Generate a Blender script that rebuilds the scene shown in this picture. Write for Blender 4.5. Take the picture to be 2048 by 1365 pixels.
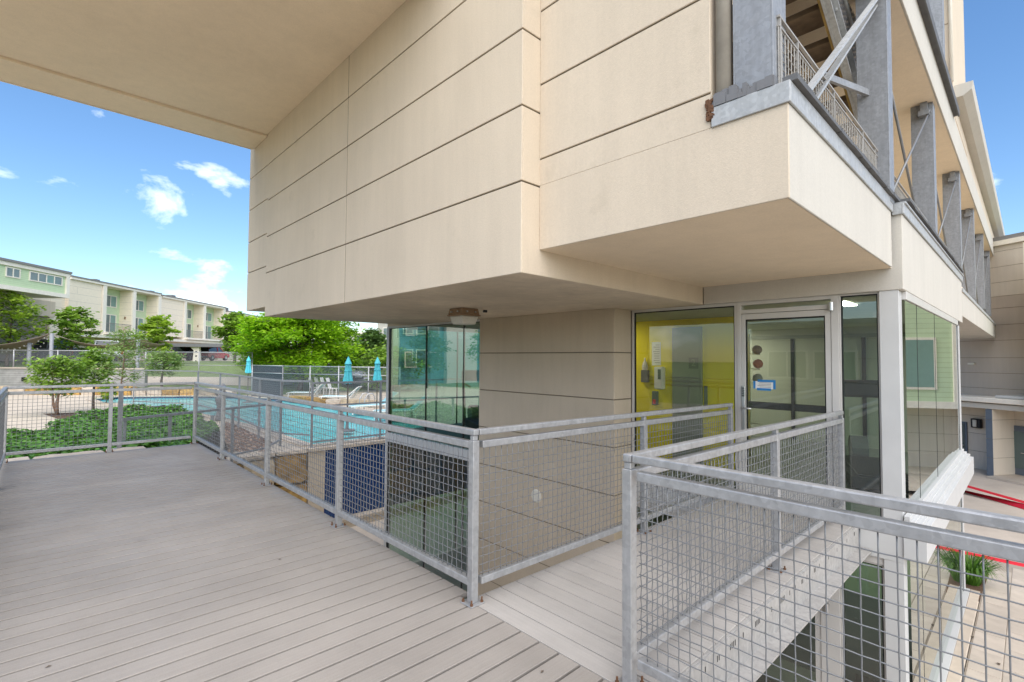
import bpy, bmesh, math, random
from mathutils import Vector, Matrix
from mathutils.geometry import tessellate_polygon

# ------------------------------------------------------------------ clear
for o in list(bpy.data.objects):
    bpy.data.objects.remove(o, do_unlink=True)
scene = bpy.context.scene
COL = scene.collection
rnd = random.Random(7)

# ------------------------------------------------------------------ camera
# world frame: origin at the foot of the corner post of the deck railing,
# x runs across the foot bridge to the door, y along the deck, z up (metres)
CAMR = ((0.72338, -0.69042, 0.00705), (-0.02958, -0.02079, 0.99935), (-0.68982, -0.72311, -0.03547))
CAMC = Vector((-1.989, -2.423, 1.514))
FPX, PCX, PCY = 991.0, 1024.0, 682.5
cam_d = bpy.data.cameras.new('camera')
cam = bpy.data.objects.new('camera', cam_d)
COL.objects.link(cam)
cam_d.sensor_fit = 'HORIZONTAL'; cam_d.sensor_width = 36.0
cam_d.lens = FPX / 2048.0 * 36.0
cam_d.clip_start = 0.05; cam_d.clip_end = 3000
mw = Matrix.Identity(4)
for c in range(3):
    for r in range(3):
        mw[r][c] = CAMR[c][r]
mw.translation = CAMC
cam.matrix_world = mw
scene.camera = cam

# ------------------------------------------------------------------ light
SUN_EL = 52.0      # veiled sun behind the viewer: a very broad, nearly shadowless source as in the photograph
SUN_DIR = Vector((-0.50, -0.86, 0)).normalized() * math.cos(math.radians(SUN_EL)) + Vector((0, 0, math.sin(math.radians(SUN_EL))))
sd = bpy.data.lights.new('sun', 'SUN')
sd.energy = 1.5; sd.angle = math.radians(100); sd.color = (1.0, 0.93, 0.82)
so = bpy.data.objects.new('sun', sd); COL.objects.link(so)
so.rotation_euler = SUN_DIR.to_track_quat('Z', 'Y').to_euler()
so.location = (0, -20, 40)

world = bpy.data.worlds.new('World'); scene.world = world; world.use_nodes = True
wn = world.node_tree; wn.nodes.clear()
def wnode(t, **k):
    n = wn.nodes.new(t)
    for a, b in k.items(): setattr(n, a, b)
    return n
wo = wnode('ShaderNodeOutputWorld'); wb = wnode('ShaderNodeBackground')
sky = wnode('ShaderNodeTexSky', sky_type='NISHITA'); sky.sun_disc = False
sky.sun_elevation = math.radians(SUN_EL)
sky.sun_rotation = math.atan2(SUN_DIR.x, SUN_DIR.y)
sky.air_density = 1.0; sky.dust_density = 0.6; sky.ozone_density = 2.6
tc = wnode('ShaderNodeTexCoord')
sep = wnode('ShaderNodeSeparateXYZ'); wn.links.new(tc.outputs['Generated'], sep.inputs[0])
mp = wnode('ShaderNodeMapping'); mp.inputs['Scale'].default_value = (1, 1, 1.7); mp.inputs['Location'].default_value = (3.08, 3.73, 4.93)
wn.links.new(tc.outputs['Generated'], mp.inputs[0])
nz = wnode('ShaderNodeTexNoise'); nz.inputs['Scale'].default_value = 6.0; nz.inputs['Detail'].default_value = 9; nz.inputs['Roughness'].default_value = 0.56; nz.inputs['Distortion'].default_value = 0.25
wn.links.new(mp.outputs[0], nz.inputs['Vector'])
# cumulus gather low over the horizon, the zenith stays clear
el = wnode('ShaderNodeMapRange'); el.inputs['From Min'].default_value = 0.02; el.inputs['From Max'].default_value = 0.34
el.inputs['To Min'].default_value = 0.035; el.inputs['To Max'].default_value = -0.11
wn.links.new(sep.outputs['Z'], el.inputs['Value'])
ad = wnode('ShaderNodeMath', operation='ADD'); wn.links.new(nz.outputs['Fac'], ad.inputs[0]); wn.links.new(el.outputs[0], ad.inputs[1])
cr = wnode('ShaderNodeValToRGB'); cr.color_ramp.elements[0].position = 0.51; cr.color_ramp.elements[1].position = 0.72
wn.links.new(ad.outputs[0], cr.inputs[0])
hs = wnode('ShaderNodeHueSaturation'); hs.inputs['Saturation'].default_value = 1.16; hs.inputs['Value'].default_value = 1.0
wn.links.new(sky.outputs[0], hs.inputs['Color'])
mx = wnode('ShaderNodeMixRGB'); mx.inputs['Color2'].default_value = (11.5, 11.5, 11.8, 1)
wn.links.new(cr.outputs['Color'], mx.inputs['Fac']); wn.links.new(hs.outputs['Color'], mx.inputs['Color1'])
wn.links.new(mx.outputs[0], wb.inputs['Color']); wb.inputs['Strength'].default_value = 0.060
wn.links.new(wb.outputs[0], wo.inputs['Surface'])

scene.view_settings.view_transform = 'Standard'
scene.view_settings.look = 'None'
scene.view_settings.exposure = 1.9
scene.view_settings.gamma = 1.0
scene.view_settings.use_curve_mapping = False
scene.render.engine = 'CYCLES'
scene.cycles.max_bounces = 10
scene.cycles.diffuse_bounces = 8
scene.cycles.transparent_max_bounces = 24
scene.cycles.caustics_reflective = False; scene.cycles.caustics_refractive = False
scene.cycles.use_denoising = True

# ------------------------------------------------------------------ measuring helpers (same camera model as above)
def raydir(u, v):
    a, b = (u - PCX) / FPX, -(v - PCY) / FPX
    return Vector([CAMR[0][i] * a + CAMR[1][i] * b - CAMR[2][i] for i in range(3)])
def at(u, v, d): return CAMC + raydir(u, v) * d
def onz(u, v, z):
    d = raydir(u, v); return CAMC + d * ((z - CAMC.z) / d.z)
def onplane(u, v, p, n):
    d = raydir(u, v); return CAMC + d * ((Vector(p) - CAMC).dot(Vector(n)) / d.dot(Vector(n)))

# ------------------------------------------------------------------ object helpers
ORG = {}
def org(o): return ORG.get(o.name, Vector((0, 0, 0)))
def tag(o, label=None, cat=None, group=None, kind=None):
    if label: o['label'] = label
    if cat: o['category'] = cat
    if group: o['group'] = group
    if kind: o['kind'] = kind
    return o
def thing(name, loc, label=None, cat=None, group=None, rz=0.0, kind=None):
    o = bpy.data.objects.new(name, None); COL.objects.link(o)
    o.empty_display_size = 0.2
    o.location = loc; o.rotation_euler = (0, 0, rz)
    ORG[o.name] = Vector(loc)
    return tag(o, label, cat, group, kind)
def children(o): return [c for c in COL.objects if c.parent == o]
def dup(root, loc, rz=None, label=None, group=None):
    r = root.copy(); COL.objects.link(r); r.location = loc; ORG[r.name] = Vector(loc)
    if rz is not None: r.rotation_euler = (0, 0, rz)
    if label: r['label'] = label
    if group: r['group'] = group
    for ch in root.children:
        c = ch.copy(); COL.objects.link(c); c.parent = r
        for g in ch.children:
            d = g.copy(); COL.objects.link(d); d.parent = c
    return r

class MB:
    def __init__(s): s.v = []; s.f = []
    def box(s, x0, x1, y0, y1, z0, z1):
        x0, x1 = min(x0, x1), max(x0, x1); y0, y1 = min(y0, y1), max(y0, y1); z0, z1 = min(z0, z1), max(z0, z1)
        b = len(s.v)
        s.v += [(x, y, z) for z in (z0, z1) for y in (y0, y1) for x in (x0, x1)]
        s.f += [tuple(b + i for i in q) for q in ((0, 2, 3, 1), (4, 5, 7, 6), (0, 1, 5, 4), (2, 6, 7, 3), (0, 4, 6, 2), (1, 3, 7, 5))]
        return s
    def bar(s, p, q, w, h, up=(0, 0, 1), w2=None, h2=None):
        p, q, up = Vector(p), Vector(q), Vector(up)
        t = (q - p).normalized(); sd_ = t.cross(up)
        if sd_.length < 1e-5: sd_ = t.cross(Vector((1, 0, 0)))
        sd_.normalize(); u = sd_.cross(t)
        b = len(s.v)
        for c, ww, hh in ((p, w, h), (q, w2 or w, h2 or h)):
            for a, e in ((-1, -1), (1, -1), (1, 1), (-1, 1)):
                s.v.append(tuple(c + sd_ * (a * ww / 2) + u * (e * hh / 2)))
        s.f += [tuple(b + i for i in z) for z in ((0, 3, 2, 1), (4, 5, 6, 7), (0, 1, 5, 4), (1, 2, 6, 5), (2, 3, 7, 6), (3, 0, 4, 7))]
        return s
    def tube(s, p, q, r, n=8, r2=None, cap=True):
        p, q = Vector(p), Vector(q); t = (q - p).normalized()
        a = t.orthogonal().normalized(); c = t.cross(a); b = len(s.v); r2 = r if r2 is None else r2
        for o_, rr in ((p, r), (q, r2)):
            for i in range(n):
                an = 2 * math.pi * i / n
                s.v.append(tuple(o_ + a * (rr * math.cos(an)) + c * (rr * math.sin(an))))
        for i in range(n):
            j = (i + 1) % n
            s.f.append((b + i, b + j, b + n + j, b + n + i))
        if cap:
            s.f.append(tuple(b + i for i in reversed(range(n)))); s.f.append(tuple(b + n + i for i in range(n)))
        return s
    def path(s, pts, r, n=6):
        pts = [Vector(p) for p in pts]; m = len(pts); b = len(s.v)
        rs = r if isinstance(r, (list, tuple)) else [r] * m
        ref = None
        for k, p in enumerate(pts):
            t = (pts[min(k + 1, m - 1)] - pts[max(k - 1, 0)]).normalized()
            if ref is None or abs(t.dot(ref)) > 0.98: ref = t.orthogonal().normalized()
            a = (ref - t * ref.dot(t)).normalized(); c = t.cross(a); ref = a
            for i in range(n):
                an = 2 * math.pi * i / n
                s.v.append(tuple(p + a * (rs[k] * math.cos(an)) + c * (rs[k] * math.sin(an))))
        for k in range(m - 1):
            for i in range(n):
                j = (i + 1) % n
                s.f.append((b + k * n + i, b + k * n + j, b + (k + 1) * n + j, b + (k + 1) * n + i))
        s.f.append(tuple(b + i for i in reversed(range(n)))); s.f.append(tuple(b + (m - 1) * n + i for i in range(n)))
        return s
    def poly(s, pts):
        b = len(s.v); s.v += [tuple(p) for p in pts]; s.f.append(tuple(range(b, b + len(pts)))); return s
    def prism(s, pts, d):           # planar polygon pushed along vector d
        b = len(s.v); n = len(pts); d = Vector(d)
        s.v += [tuple(Vector(p)) for p in pts] + [tuple(Vector(p) + d) for p in pts]
        s.f.append(tuple(reversed(range(b, b + n)))); s.f.append(tuple(range(b + n, b + 2 * n)))
        for i in range(n):
            j = (i + 1) % n
            s.f.append((b + i, b + j, b + n + j, b + n + i))
        return s
    def lathe(s, prof, c=(0, 0, 0), n=16):
        b = len(s.v)
        for r, z in prof:
            for i in range(n):
                an = 2 * math.pi * i / n
                s.v.append((c[0] + r * math.cos(an), c[1] + r * math.sin(an), c[2] + z))
        for k in range(len(prof) - 1):
            for i in range(n):
                j = (i + 1) % n
                s.f.append((b + k * n + i, b + k * n + j, b + (k + 1) * n + j, b + (k + 1) * n + i))
        return s
    def build(s, name, m, parent=None, bevel=0.0, smooth=False, kind=None, local=False, seg=1):
        me = bpy.data.meshes.new(name)
        off = Vector((0, 0, 0)) if (local or parent is None) else org(parent)
        me.from_pydata([tuple(Vector(v) - off) for v in s.v], [], s.f)
        me.update()
        bm = bmesh.new(); bm.from_mesh(me); bmesh.ops.recalc_face_normals(bm, faces=bm.faces); bm.to_mesh(me); bm.free()
        if m is not None: me.materials.append(m)
        o = bpy.data.objects.new(name, me); COL.objects.link(o)
        if parent is not None:
            o.parent = parent; ORG[o.name] = org(parent)
        if smooth:
            for p in me.polygons: p.use_smooth = True
        if bevel > 0:
            md = o.modifiers.new('bevel', 'BEVEL'); md.width = bevel; md.segments = seg; md.limit_method = 'ANGLE'; md.angle_limit = math.radians(40)
        if kind: o['kind'] = kind
        return o
def inst(src, parent, loc, name=None):     # same mesh again as another part of the same thing
    o = bpy.data.objects.new(name or src.name.split('.')[0], src.data); COL.objects.link(o)
    o.parent = parent; o.location = Vector(loc); ORG[o.name] = org(parent)
    for md in src.modifiers:
        n = o.modifiers.new(md.name, md.type)
        if md.type == 'BEVEL': n.width = md.width; n.segments = md.segments; n.limit_method = md.limit_method; n.angle_limit = md.angle_limit
    return o

# ------------------------------------------------------------------ materials
def newmat(name):
    m = bpy.data.materials.new(name); m.use_nodes = True
    nt = m.node_tree; b = nt.nodes['Principled BSDF']
    return m, nt, b
def nd(nt, t, ins=None, **k):
    n = nt.nodes.new(t)
    for a, v in k.items(): setattr(n, a, v)
    for a, v in (ins or {}).items(): n.inputs[a].default_value = v
    return n
def objco(nt, sc=(1, 1, 1)):
    t = nd(nt, 'ShaderNodeTexCoord'); m = nd(nt, 'ShaderNodeMapping'); m.inputs['Scale'].default_value = sc
    nt.links.new(t.outputs['Object'], m.inputs[0]); return m.outputs[0]
def mulcol(nt, a, b, fac=1.0, bt='MULTIPLY'):
    m = nd(nt, 'ShaderNodeMixRGB', blend_type=bt); m.inputs['Fac'].default_value = fac
    for i, x in (('Color1', a), ('Color2', b)):
        if isinstance(x, tuple): m.inputs[i].default_value = (*x, 1)
        else: nt.links.new(x, m.inputs[i])
    return m.outputs[0]
def noise(nt, vec, scale, detail=4, rough=0.55):
    n = nd(nt, 'ShaderNodeTexNoise', {'Scale': scale, 'Detail': detail, 'Roughness': rough}); nt.links.new(vec, n.inputs['Vector']); return n.outputs['Fac']
def ramp(nt, fac, stops):
    r = nd(nt, 'ShaderNodeValToRGB'); e = r.color_ramp.elements
    while len(e) < len(stops): e.new(0.5)
    for k, (p, c) in enumerate(stops):
        e[k].position = p; e[k].color = (*c, 1) if isinstance(c, tuple) else (c, c, c, 1)
    nt.links.new(fac, r.inputs[0]); return r.outputs['Color']
def bump(nt, b, h, dist=0.01, strength=0.5):
    n = nd(nt, 'ShaderNodeBump', {'Strength': strength, 'Distance': dist}); nt.links.new(h, n.inputs['Height']); nt.links.new(n.outputs[0], b.inputs['Normal'])
def rndcol(nt, col, lo=0.9, hi=1.08):
    oi = nd(nt, 'ShaderNodeObjectInfo'); r = nd(nt, 'ShaderNodeMapRange', {'To Min': lo, 'To Max': hi}); nt.links.new(oi.outputs['Random'], r.inputs['Value'])
    return mulcol(nt, col, r.outputs[0])

def stucco(name, c, mott=0.10, streak=0.10, fine=0.5, rough=0.9, stain=None):
    m, nt, b = newmat(name); v = objco(nt)
    a = ramp(nt, noise(nt, v, 0.9, 5), [(0.3, 1 - mott), (0.7, 1.0 + mott * 0.5)])
    vs = objco(nt, (3.2, 3.2, 0.30)); st = ramp(nt, noise(nt, vs, 2.0, 8, 0.68), [(0.36, 1 - streak), (0.60, 1.0)])
    g = ramp(nt, noise(nt, v, 70, 3), [(0.3, 0.95), (0.7, 1.03)])
    col = mulcol(nt, mulcol(nt, mulcol(nt, c, a), st), g)
    if stain:
        s2 = ramp(nt, noise(nt, v, 2.6, 8, 0.7), [(0.60, 0.0), (0.78, 1.0)])
        mm = nd(nt, 'ShaderNodeMixRGB'); nt.links.new(s2, mm.inputs['Fac']); nt.links.new(col, mm.inputs['Color1']); mm.inputs['Color2'].default_value = (*stain, 1)
        col2 = nd(nt, 'ShaderNodeMixRGB', {'Fac': 0.35}); nt.links.new(col, col2.inputs['Color1']); nt.links.new(mm.outputs[0], col2.inputs['Color2']); col = col2.outputs[0]
    nt.links.new(col, b.inputs['Base Color']); b.inputs['Roughness'].default_value = rough; b.inputs['Specular IOR Level'].default_value = 0.2
    bump(nt, b, noise(nt, v, 110, 4, 0.7), 0.004, fine)
    return m
def plain(name, c, rough=0.6, metal=0.0, mott=0.08, sc=6.0, bmp=0.0, bsc=60, spec=0.4, rand=None):
    m, nt, b = newmat(name); v = objco(nt)
    col = mulcol(nt, c, ramp(nt, noise(nt, v, sc, 6, 0.6), [(0.3, 1 - mott), (0.7, 1 + mott * 0.6)]))
    if rand: col = rndcol(nt, col, *rand)
    nt.links.new(col, b.inputs['Base Color'])
    b.inputs['Roughness'].default_value = rough; b.inputs['Metallic'].default_value = metal; b.inputs['Specular IOR Level'].default_value = spec
    if bmp: bump(nt, b, noise(nt, v, bsc, 4), 0.004, bmp)
    return m
def galv(name, c=(0.41, 0.41, 0.41), rough=0.42, rust=0.0, metal=0.5):
    m, nt, b = newmat(name); v = objco(nt)
    vo = nd(nt, 'ShaderNodeTexVoronoi', {'Scale': 45.0}); nt.links.new(v, vo.inputs['Vector'])
    sp = ramp(nt, vo.outputs['Color'], [(0.2, 0.90), (0.8, 1.06)])
    bl = ramp(nt, noise(nt, v, 7, 8, 0.7), [(0.32, 0.91), (0.66, 1.05)])
    dr = objco(nt, (9, 9, 1.2)); d2 = ramp(nt, noise(nt, dr, 3, 5), [(0.35, 0.90), (0.65, 1.04)])
    col = mulcol(nt, mulcol(nt, mulcol(nt, c, sp), bl), d2)
    rs = ramp(nt, noise(nt, v, 9, 8, 0.75), [(0.71 - rust, 0.0), (0.80 - rust, 0.8)])
    mm = nd(nt, 'ShaderNodeMixRGB'); nt.links.new(rs, mm.inputs['Fac']); nt.links.new(col, mm.inputs['Color1']); mm.inputs['Color2'].default_value = (0.20, 0.095, 0.045, 1)
    nt.links.new(mm.outputs[0], b.inputs['Base Color'])
    b.inputs['Metallic'].default_value = metal
    rr = ramp(nt, noise(nt, v, 18, 4), [(0.3, rough - 0.08), (0.7, rough + 0.14)]); nt.links.new(rr, b.inputs['Roughness'])
    bump(nt, b, noise(nt, v, 60, 5), 0.002, 0.35)
    return m
def glass(name, tint=(0.80, 0.90, 0.86), f0=0.05, rough=0.0, dirt=0.02, wav=0.04):
    m, nt, b = newmat(name); nt.nodes.remove(b); out = nt.nodes['Material Output']
    tr = nd(nt, 'ShaderNodeBsdfTransparent'); tr.inputs[0].default_value = (*tint, 1)
    gl = nd(nt, 'ShaderNodeBsdfAnisotropic', {'Roughness': rough}); gl.inputs['Color'].default_value = (0.97, 1, 0.98, 1)
    lw = nd(nt, 'ShaderNodeLayerWeight', {'Blend': 0.5}); pw = nd(nt, 'ShaderNodeMath', {1: 5.0}, operation='POWER'); nt.links.new(lw.outputs['Facing'], pw.inputs[0])
    ad_ = nd(nt, 'ShaderNodeMath', {1: 1.0 - f0, 2: f0}, operation='MULTIPLY_ADD', use_clamp=True); nt.links.new(pw.outputs[0], ad_.inputs[0])
    v = objco(nt); bp = nd(nt, 'ShaderNodeBump', {'Strength': wav, 'Distance': 0.02}); nt.links.new(noise(nt, v, 1.1, 2), bp.inputs['Height']); nt.links.new(bp.outputs[0], gl.inputs['Normal'])
    mix = nd(nt, 'ShaderNodeMixShader'); nt.links.new(ad_.outputs[0], mix.inputs[0]); nt.links.new(tr.outputs[0], mix.inputs[1]); nt.links.new(gl.outputs[0], mix.inputs[2])
    df = nd(nt, 'ShaderNodeBsdfDiffuse'); df.inputs[0].default_value = (0.7, 0.72, 0.70, 1)
    m2 = nd(nt, 'ShaderNodeMixShader'); nt.links.new(ramp(nt, noise(nt, objco(nt, (6, 6, 1)), 1.5, 6), [(0.3, 0.0), (0.8, dirt)]), m2.inputs[0])
    nt.links.new(mix.outputs[0], m2.inputs[1]); nt.links.new(df.outputs[0], m2.inputs[2])
    nt.links.new(m2.outputs[0], out.inputs['Surface'])
    return m
def leafmat(name, lo, hi, trans=0.45):
    m, nt, b = newmat(name); out = nt.nodes['Material Output']
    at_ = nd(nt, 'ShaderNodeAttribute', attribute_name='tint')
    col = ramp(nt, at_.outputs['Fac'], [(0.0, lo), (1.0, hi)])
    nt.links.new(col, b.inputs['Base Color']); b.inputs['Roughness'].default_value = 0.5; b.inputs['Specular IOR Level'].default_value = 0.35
    tl = nd(nt, 'ShaderNodeBsdfTranslucent'); c2 = mulcol(nt, col, (1.15, 1.25, 0.6)); nt.links.new(c2, tl.inputs[0])
    mix = nd(nt, 'ShaderNodeMixShader', {'Fac': trans}); nt.links.new(b.outputs[0], mix.inputs[1]); nt.links.new(tl.outputs[0], mix.inputs[2])
    nt.links.new(mix.outputs[0], out.inputs['Surface'])
    return m
def emis(name, c, s):
    m, nt, b = newmat(name); b.inputs['Base Color'].default_value = (0.8, 0.8, 0.8, 1)
    b.inputs['Emission Color'].default_value = (*c, 1); b.inputs['Emission Strength'].default_value = s
    return m
def bricky(name, c1, c2, mortar, w, h, ms=0.02, rough=0.8, vecsc=(1, 1, 1), axes='XZ', bmp=0.3, off=0.5, mot=0.2):
    m, nt, b = newmat(name); t = nd(nt, 'ShaderNodeTexCoord'); sp = nd(nt, 'ShaderNodeSeparateXYZ'); nt.links.new(t.outputs['Object'], sp.inputs[0])
    cb = nd(nt, 'ShaderNodeCombineXYZ'); nt.links.new(sp.outputs[axes[0]], cb.inputs[0]); nt.links.new(sp.outputs[axes[1]], cb.inputs[1])
    br = nd(nt, 'ShaderNodeTexBrick', offset=off); br.inputs['Color1'].default_value = (*c1, 1); br.inputs['Color2'].default_value = (*c2, 1); br.inputs['Mortar'].default_value = (*mortar, 1)
    br.inputs['Scale'].default_value = 1.0; br.inputs['Brick Width'].default_value = w; br.inputs['Row Height'].default_value = h; br.inputs['Mortar Size'].default_value = ms
    nt.links.new(cb.outputs[0], br.inputs['Vector'])
    col = mulcol(nt, br.outputs['Color'], ramp(nt, noise(nt, t.outputs['Object'], 3.5, 6), [(0.3, 1 - mot), (0.7, 1 + mot * 0.5)]))
    nt.links.new(col, b.inputs['Base Color']); b.inputs['Roughness'].default_value = rough
    if bmp: bump(nt, b, br.outputs['Fac'], 0.004, -bmp)
    return m

M = {}
M['cream'] = stucco('cream_stucco', (0.635, 0.54, 0.42), 0.055, 0.05, 0.5, stain=(0.40, 0.34, 0.25))
M['creamlit'] = stucco('cream_stucco_sunlit_tone', (0.555, 0.525, 0.465), 0.04, 0.045, 0.5)  # cream stucco without stains, the neutral tone of sunlit faces put into its colour
M['joint'] = plain('dark_joint', (0.20, 0.165, 0.12), 0.9)
M['soffit'] = stucco('soffit_plaster', (0.84, 0.715, 0.54), 0.06, 0.05, 0.4)
M['tan'] = stucco('tan_stucco', (0.56, 0.47, 0.36), 0.07, 0.06, 0.6)
M['soffit2'] = stucco('stained_soffit_plaster', (0.78, 0.675, 0.53), 0.20, 0.10, 0.4)
M['galv'] = galv('galvanised_steel')
M['galvd'] = galv('grey_painted_steel', (0.27, 0.28, 0.295), 0.5, 0.03, 0.15)
M['wire'] = plain('galvanised_wire', (0.23, 0.235, 0.24), 0.45, 0.4, 0.12, 8)
M['flash'] = galv('zinc_flashing', (0.42, 0.43, 0.43), 0.5, 0.0, 0.1)
M['flashd'] = plain('aged_dark_flashing', (0.13, 0.13, 0.13), 0.7, 0.2, 0.2, 8)
M['chan'] = galv('pale_painted_channel', (0.37, 0.355, 0.335), 0.5, 0.05, 0.05)
M['undeck'] = plain('dark_joist_timber', (0.035, 0.032, 0.03), 0.9)
M['rust'] = plain('rusty_bolt', (0.17, 0.085, 0.045), 0.8, 0.3, 0.3, 40)
M['white'] = plain('white_painted_aluminium', (0.52, 0.52, 0.51), 0.45, 0.0, 0.05, 3, spec=0.5)
M['alum'] = plain('pale_door_aluminium', (0.58, 0.56, 0.53), 0.42, 0.15, 0.06, 3)
M['chrome'] = plain('brushed_metal_handle', (0.55, 0.55, 0.55), 0.3, 0.9, 0.05)
M['black'] = plain('black_rubber', (0.018, 0.018, 0.02), 0.55)
M['gasket'] = plain('black_gasket', (0.012, 0.014, 0.014), 0.5)
M['glass'] = glass('window_glass', (0.68, 0.80, 0.72), 0.14)
M['glassd'] = glass('door_glass', (0.86, 0.89, 0.80), 0.10)
M['glasslane'] = glass('lane_side_glass', (0.60, 0.68, 0.60), 0.34, wav=0.006)
M['glassg'] = glass('green_corner_glass', (0.55, 0.74, 0.65), 0.24)
M['yellow'] = stucco('yellow_wall_paint', (0.78, 0.66, 0.010), 0.03, 0.02, 0.1, 0.6)
M['lowgreen'] = plain('pale_green_lower_wall', (0.20, 0.26, 0.18), 0.8, 0, 0.05, 2)
M['intwall'] = plain('pale_interior_paint', (0.36, 0.385, 0.32), 0.8, 0, 0.04, 2)
M['intfloor'] = plain('rubber_gym_floor', (0.16, 0.18, 0.155), 0.5, 0, 0.15, 10)
M['intdark'] = plain('charcoal_interior_paint', (0.10, 0.115, 0.11), 0.6, 0, 0.06, 2)
M['greydoor'] = plain('grey_green_door_paint', (0.20, 0.225, 0.185), 0.5)
M['ceil'] = plain('interior_ceiling_paint', (0.50, 0.53, 0.45), 0.9)
M['panel'] = emis('lit_ceiling_and_fill_panel', (1.0, 0.94, 0.80), 4.0)  # glow of the visible ceiling lamp and of the added unseen panels
M['paper'] = plain('white_paper', (0.78, 0.78, 0.76), 0.8)
M['ink'] = plain('grey_print', (0.30, 0.28, 0.25), 0.8)
M['tape'] = plain('blue_masking_tape', (0.02, 0.20, 0.50), 0.7)
M['wood'] = plain('weathered_tread_timber', (0.125, 0.088, 0.055), 0.85, 0, 0.45, 7, 0.6, 40)
M['stringer'] = plain('ochre_stringer_paint', (0.30, 0.20, 0.06), 0.7, 0, 0.4, 6)
M['railp'] = plain('weathered_cream_rail', (0.34, 0.325, 0.30), 0.6, 0, 0.2, 9)
M['pipe'] = plain('painted_downpipe', (0.40, 0.36, 0.30), 0.6, 0, 0.25, 4)

# composite deck boards: grain runs along the board
def deckmat(name, c, sc):
    m, nt, b = newmat(name); v = objco(nt, sc)
    g = ramp(nt, noise(nt, v, 1.0, 6, 0.7), [(0.3, 0.90), (0.7, 1.06)])
    oi = nd(nt, 'ShaderNodeTexCoord')
    ge = nd(nt, 'ShaderNodeNewGeometry'); pv = ge.outputs['Position']
    bl = ramp(nt, noise(nt, pv, 1.1, 6, 0.6), [(0.3, 0.84), (0.7, 1.08)])
    sp = ramp(nt, noise(nt, pv, 160, 2), [(0.25, 0.90), (0.75, 1.06)])
    st = ramp(nt, noise(nt, pv, 3.2, 9, 0.75), [(0.58, 1.0), (0.78, 0.80)])
    col = rndcol(nt, mulcol(nt, mulcol(nt, mulcol(nt, mulcol(nt, c, g), bl), sp), st), 0.955, 1.04)
    nt.links.new(col, b.inputs['Base Color'])
    rr = ramp(nt, noise(nt, pv, 2.5, 5), [(0.3, 0.46), (0.7, 0.62)]); nt.links.new(rr, b.inputs['Roughness']); b.inputs['Specular IOR Level'].default_value = 0.35
    bump(nt, b, noise(nt, v, 3.0, 5), 0.002, 0.4)
    return m
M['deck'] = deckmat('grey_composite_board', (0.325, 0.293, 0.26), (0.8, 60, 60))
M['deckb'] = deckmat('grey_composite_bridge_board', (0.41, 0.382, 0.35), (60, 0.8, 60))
M['conc'] = plain('pale_concrete', (0.50, 0.43, 0.355), 0.85, 0, 0.14, 1.2, 0.4, 50)
M['pooldeck'] = plain('pale_pool_paving', (0.55, 0.47, 0.37), 0.85, 0, 0.10, 0.8, 0.3, 40)  # pale paving colour, lightly mottled
M['paver'] = plain('beige_paver', (0.47, 0.405, 0.335), 0.85, 0, 0.14, 3, 0.4, 60, rand=(0.9, 1.08))
M['pavejoint'] = plain('paver_joint_sand', (0.34, 0.29, 0.235), 0.95)
M['asphalt'] = plain('asphalt', (0.10, 0.095, 0.09), 0.9, 0, 0.2, 1.5, 0.3, 40)
M['red'] = plain('red_kerb_paint', (0.62, 0.012, 0.03), 0.6, 0, 0.2, 4)
M['grass'] = plain('lawn_grass', (0.15, 0.21, 0.06), 0.95, 0, 0.3, 2.5, 0.6, 30)
M['mulch'] = plain('bark_mulch', (0.13, 0.075, 0.045), 0.95, 0, 0.6, 40, 1.0, 60)
M['soil'] = plain('dark_soil', (0.05, 0.04, 0.028), 0.95, 0, 0.4, 12, 0.8, 40)
M['lime'] = plain('limestone', (0.50, 0.40, 0.27), 0.9, 0, 0.3, 5, 0.9, 14, rand=(0.78, 1.15))
M['limeo'] = plain('ochre_limestone', (0.44, 0.27, 0.085), 0.9, 0, 0.5, 6, 1.0, 14, rand=(0.75, 1.15))
M['cope'] = plain('limestone_coping', (0.52, 0.44, 0.35), 0.85, 0, 0.14, 4, 0.4, 40)
M['tile'] = bricky('blue_mosaic_tile', (0.010, 0.030, 0.145), (0.020, 0.075, 0.21), (0.012, 0.025, 0.07), 0.05, 0.05, 0.004, 0.25, axes='XZ', off=0.0)
M['paintw'] = plain('white_plastic', (0.75, 0.74, 0.71), 0.5)
M['teal'] = plain('aqua_fabric', (0.10, 0.50, 0.56), 0.85, 0, 0.12, 8)
M['sling'] = plain('pale_aqua_sling', (0.28, 0.56, 0.60), 0.8)
M['bark'] = plain('tree_bark', (0.13, 0.10, 0.075), 0.95, 0, 0.35, 12, 1.0, 25)
M['barkr'] = plain('smooth_reddish_bark', (0.24, 0.15, 0.10), 0.8, 0, 0.35, 8, 0.6, 25)
M['screen'] = plain('charcoal_windscreen_fabric', (0.075, 0.08, 0.10), 0.9)
M['sail'] = plain('taupe_shade_cloth', (0.30, 0.25, 0.20), 0.9)
M['siding'] = bricky('green_lap_siding', (0.52, 0.64, 0.41), (0.53, 0.65, 0.42), (0.36, 0.45, 0.28), 40.0, 0.16, 0.008, 0.7, axes='XZ', bmp=0, mot=0.05)
M['fibre'] = bricky('cream_fibre_board', (0.82, 0.72, 0.575), (0.81, 0.71, 0.56), (0.48, 0.43, 0.36), 40.0, 0.75, 0.012, 0.8, axes='XZ', bmp=0, mot=0.05)
M['fibret'] = bricky('taupe_board', (0.33, 0.27, 0.22), (0.325, 0.265, 0.215), (0.16, 0.13, 0.10), 40.0, 0.75, 0.012, 0.8, axes='XZ', bmp=0, mot=0.05)
M['trimw'] = plain('cream_white_trim', (0.80, 0.74, 0.64), 0.6)
M['roof'] = plain('grey_roof_edge', (0.22, 0.215, 0.21), 0.7)
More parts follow.
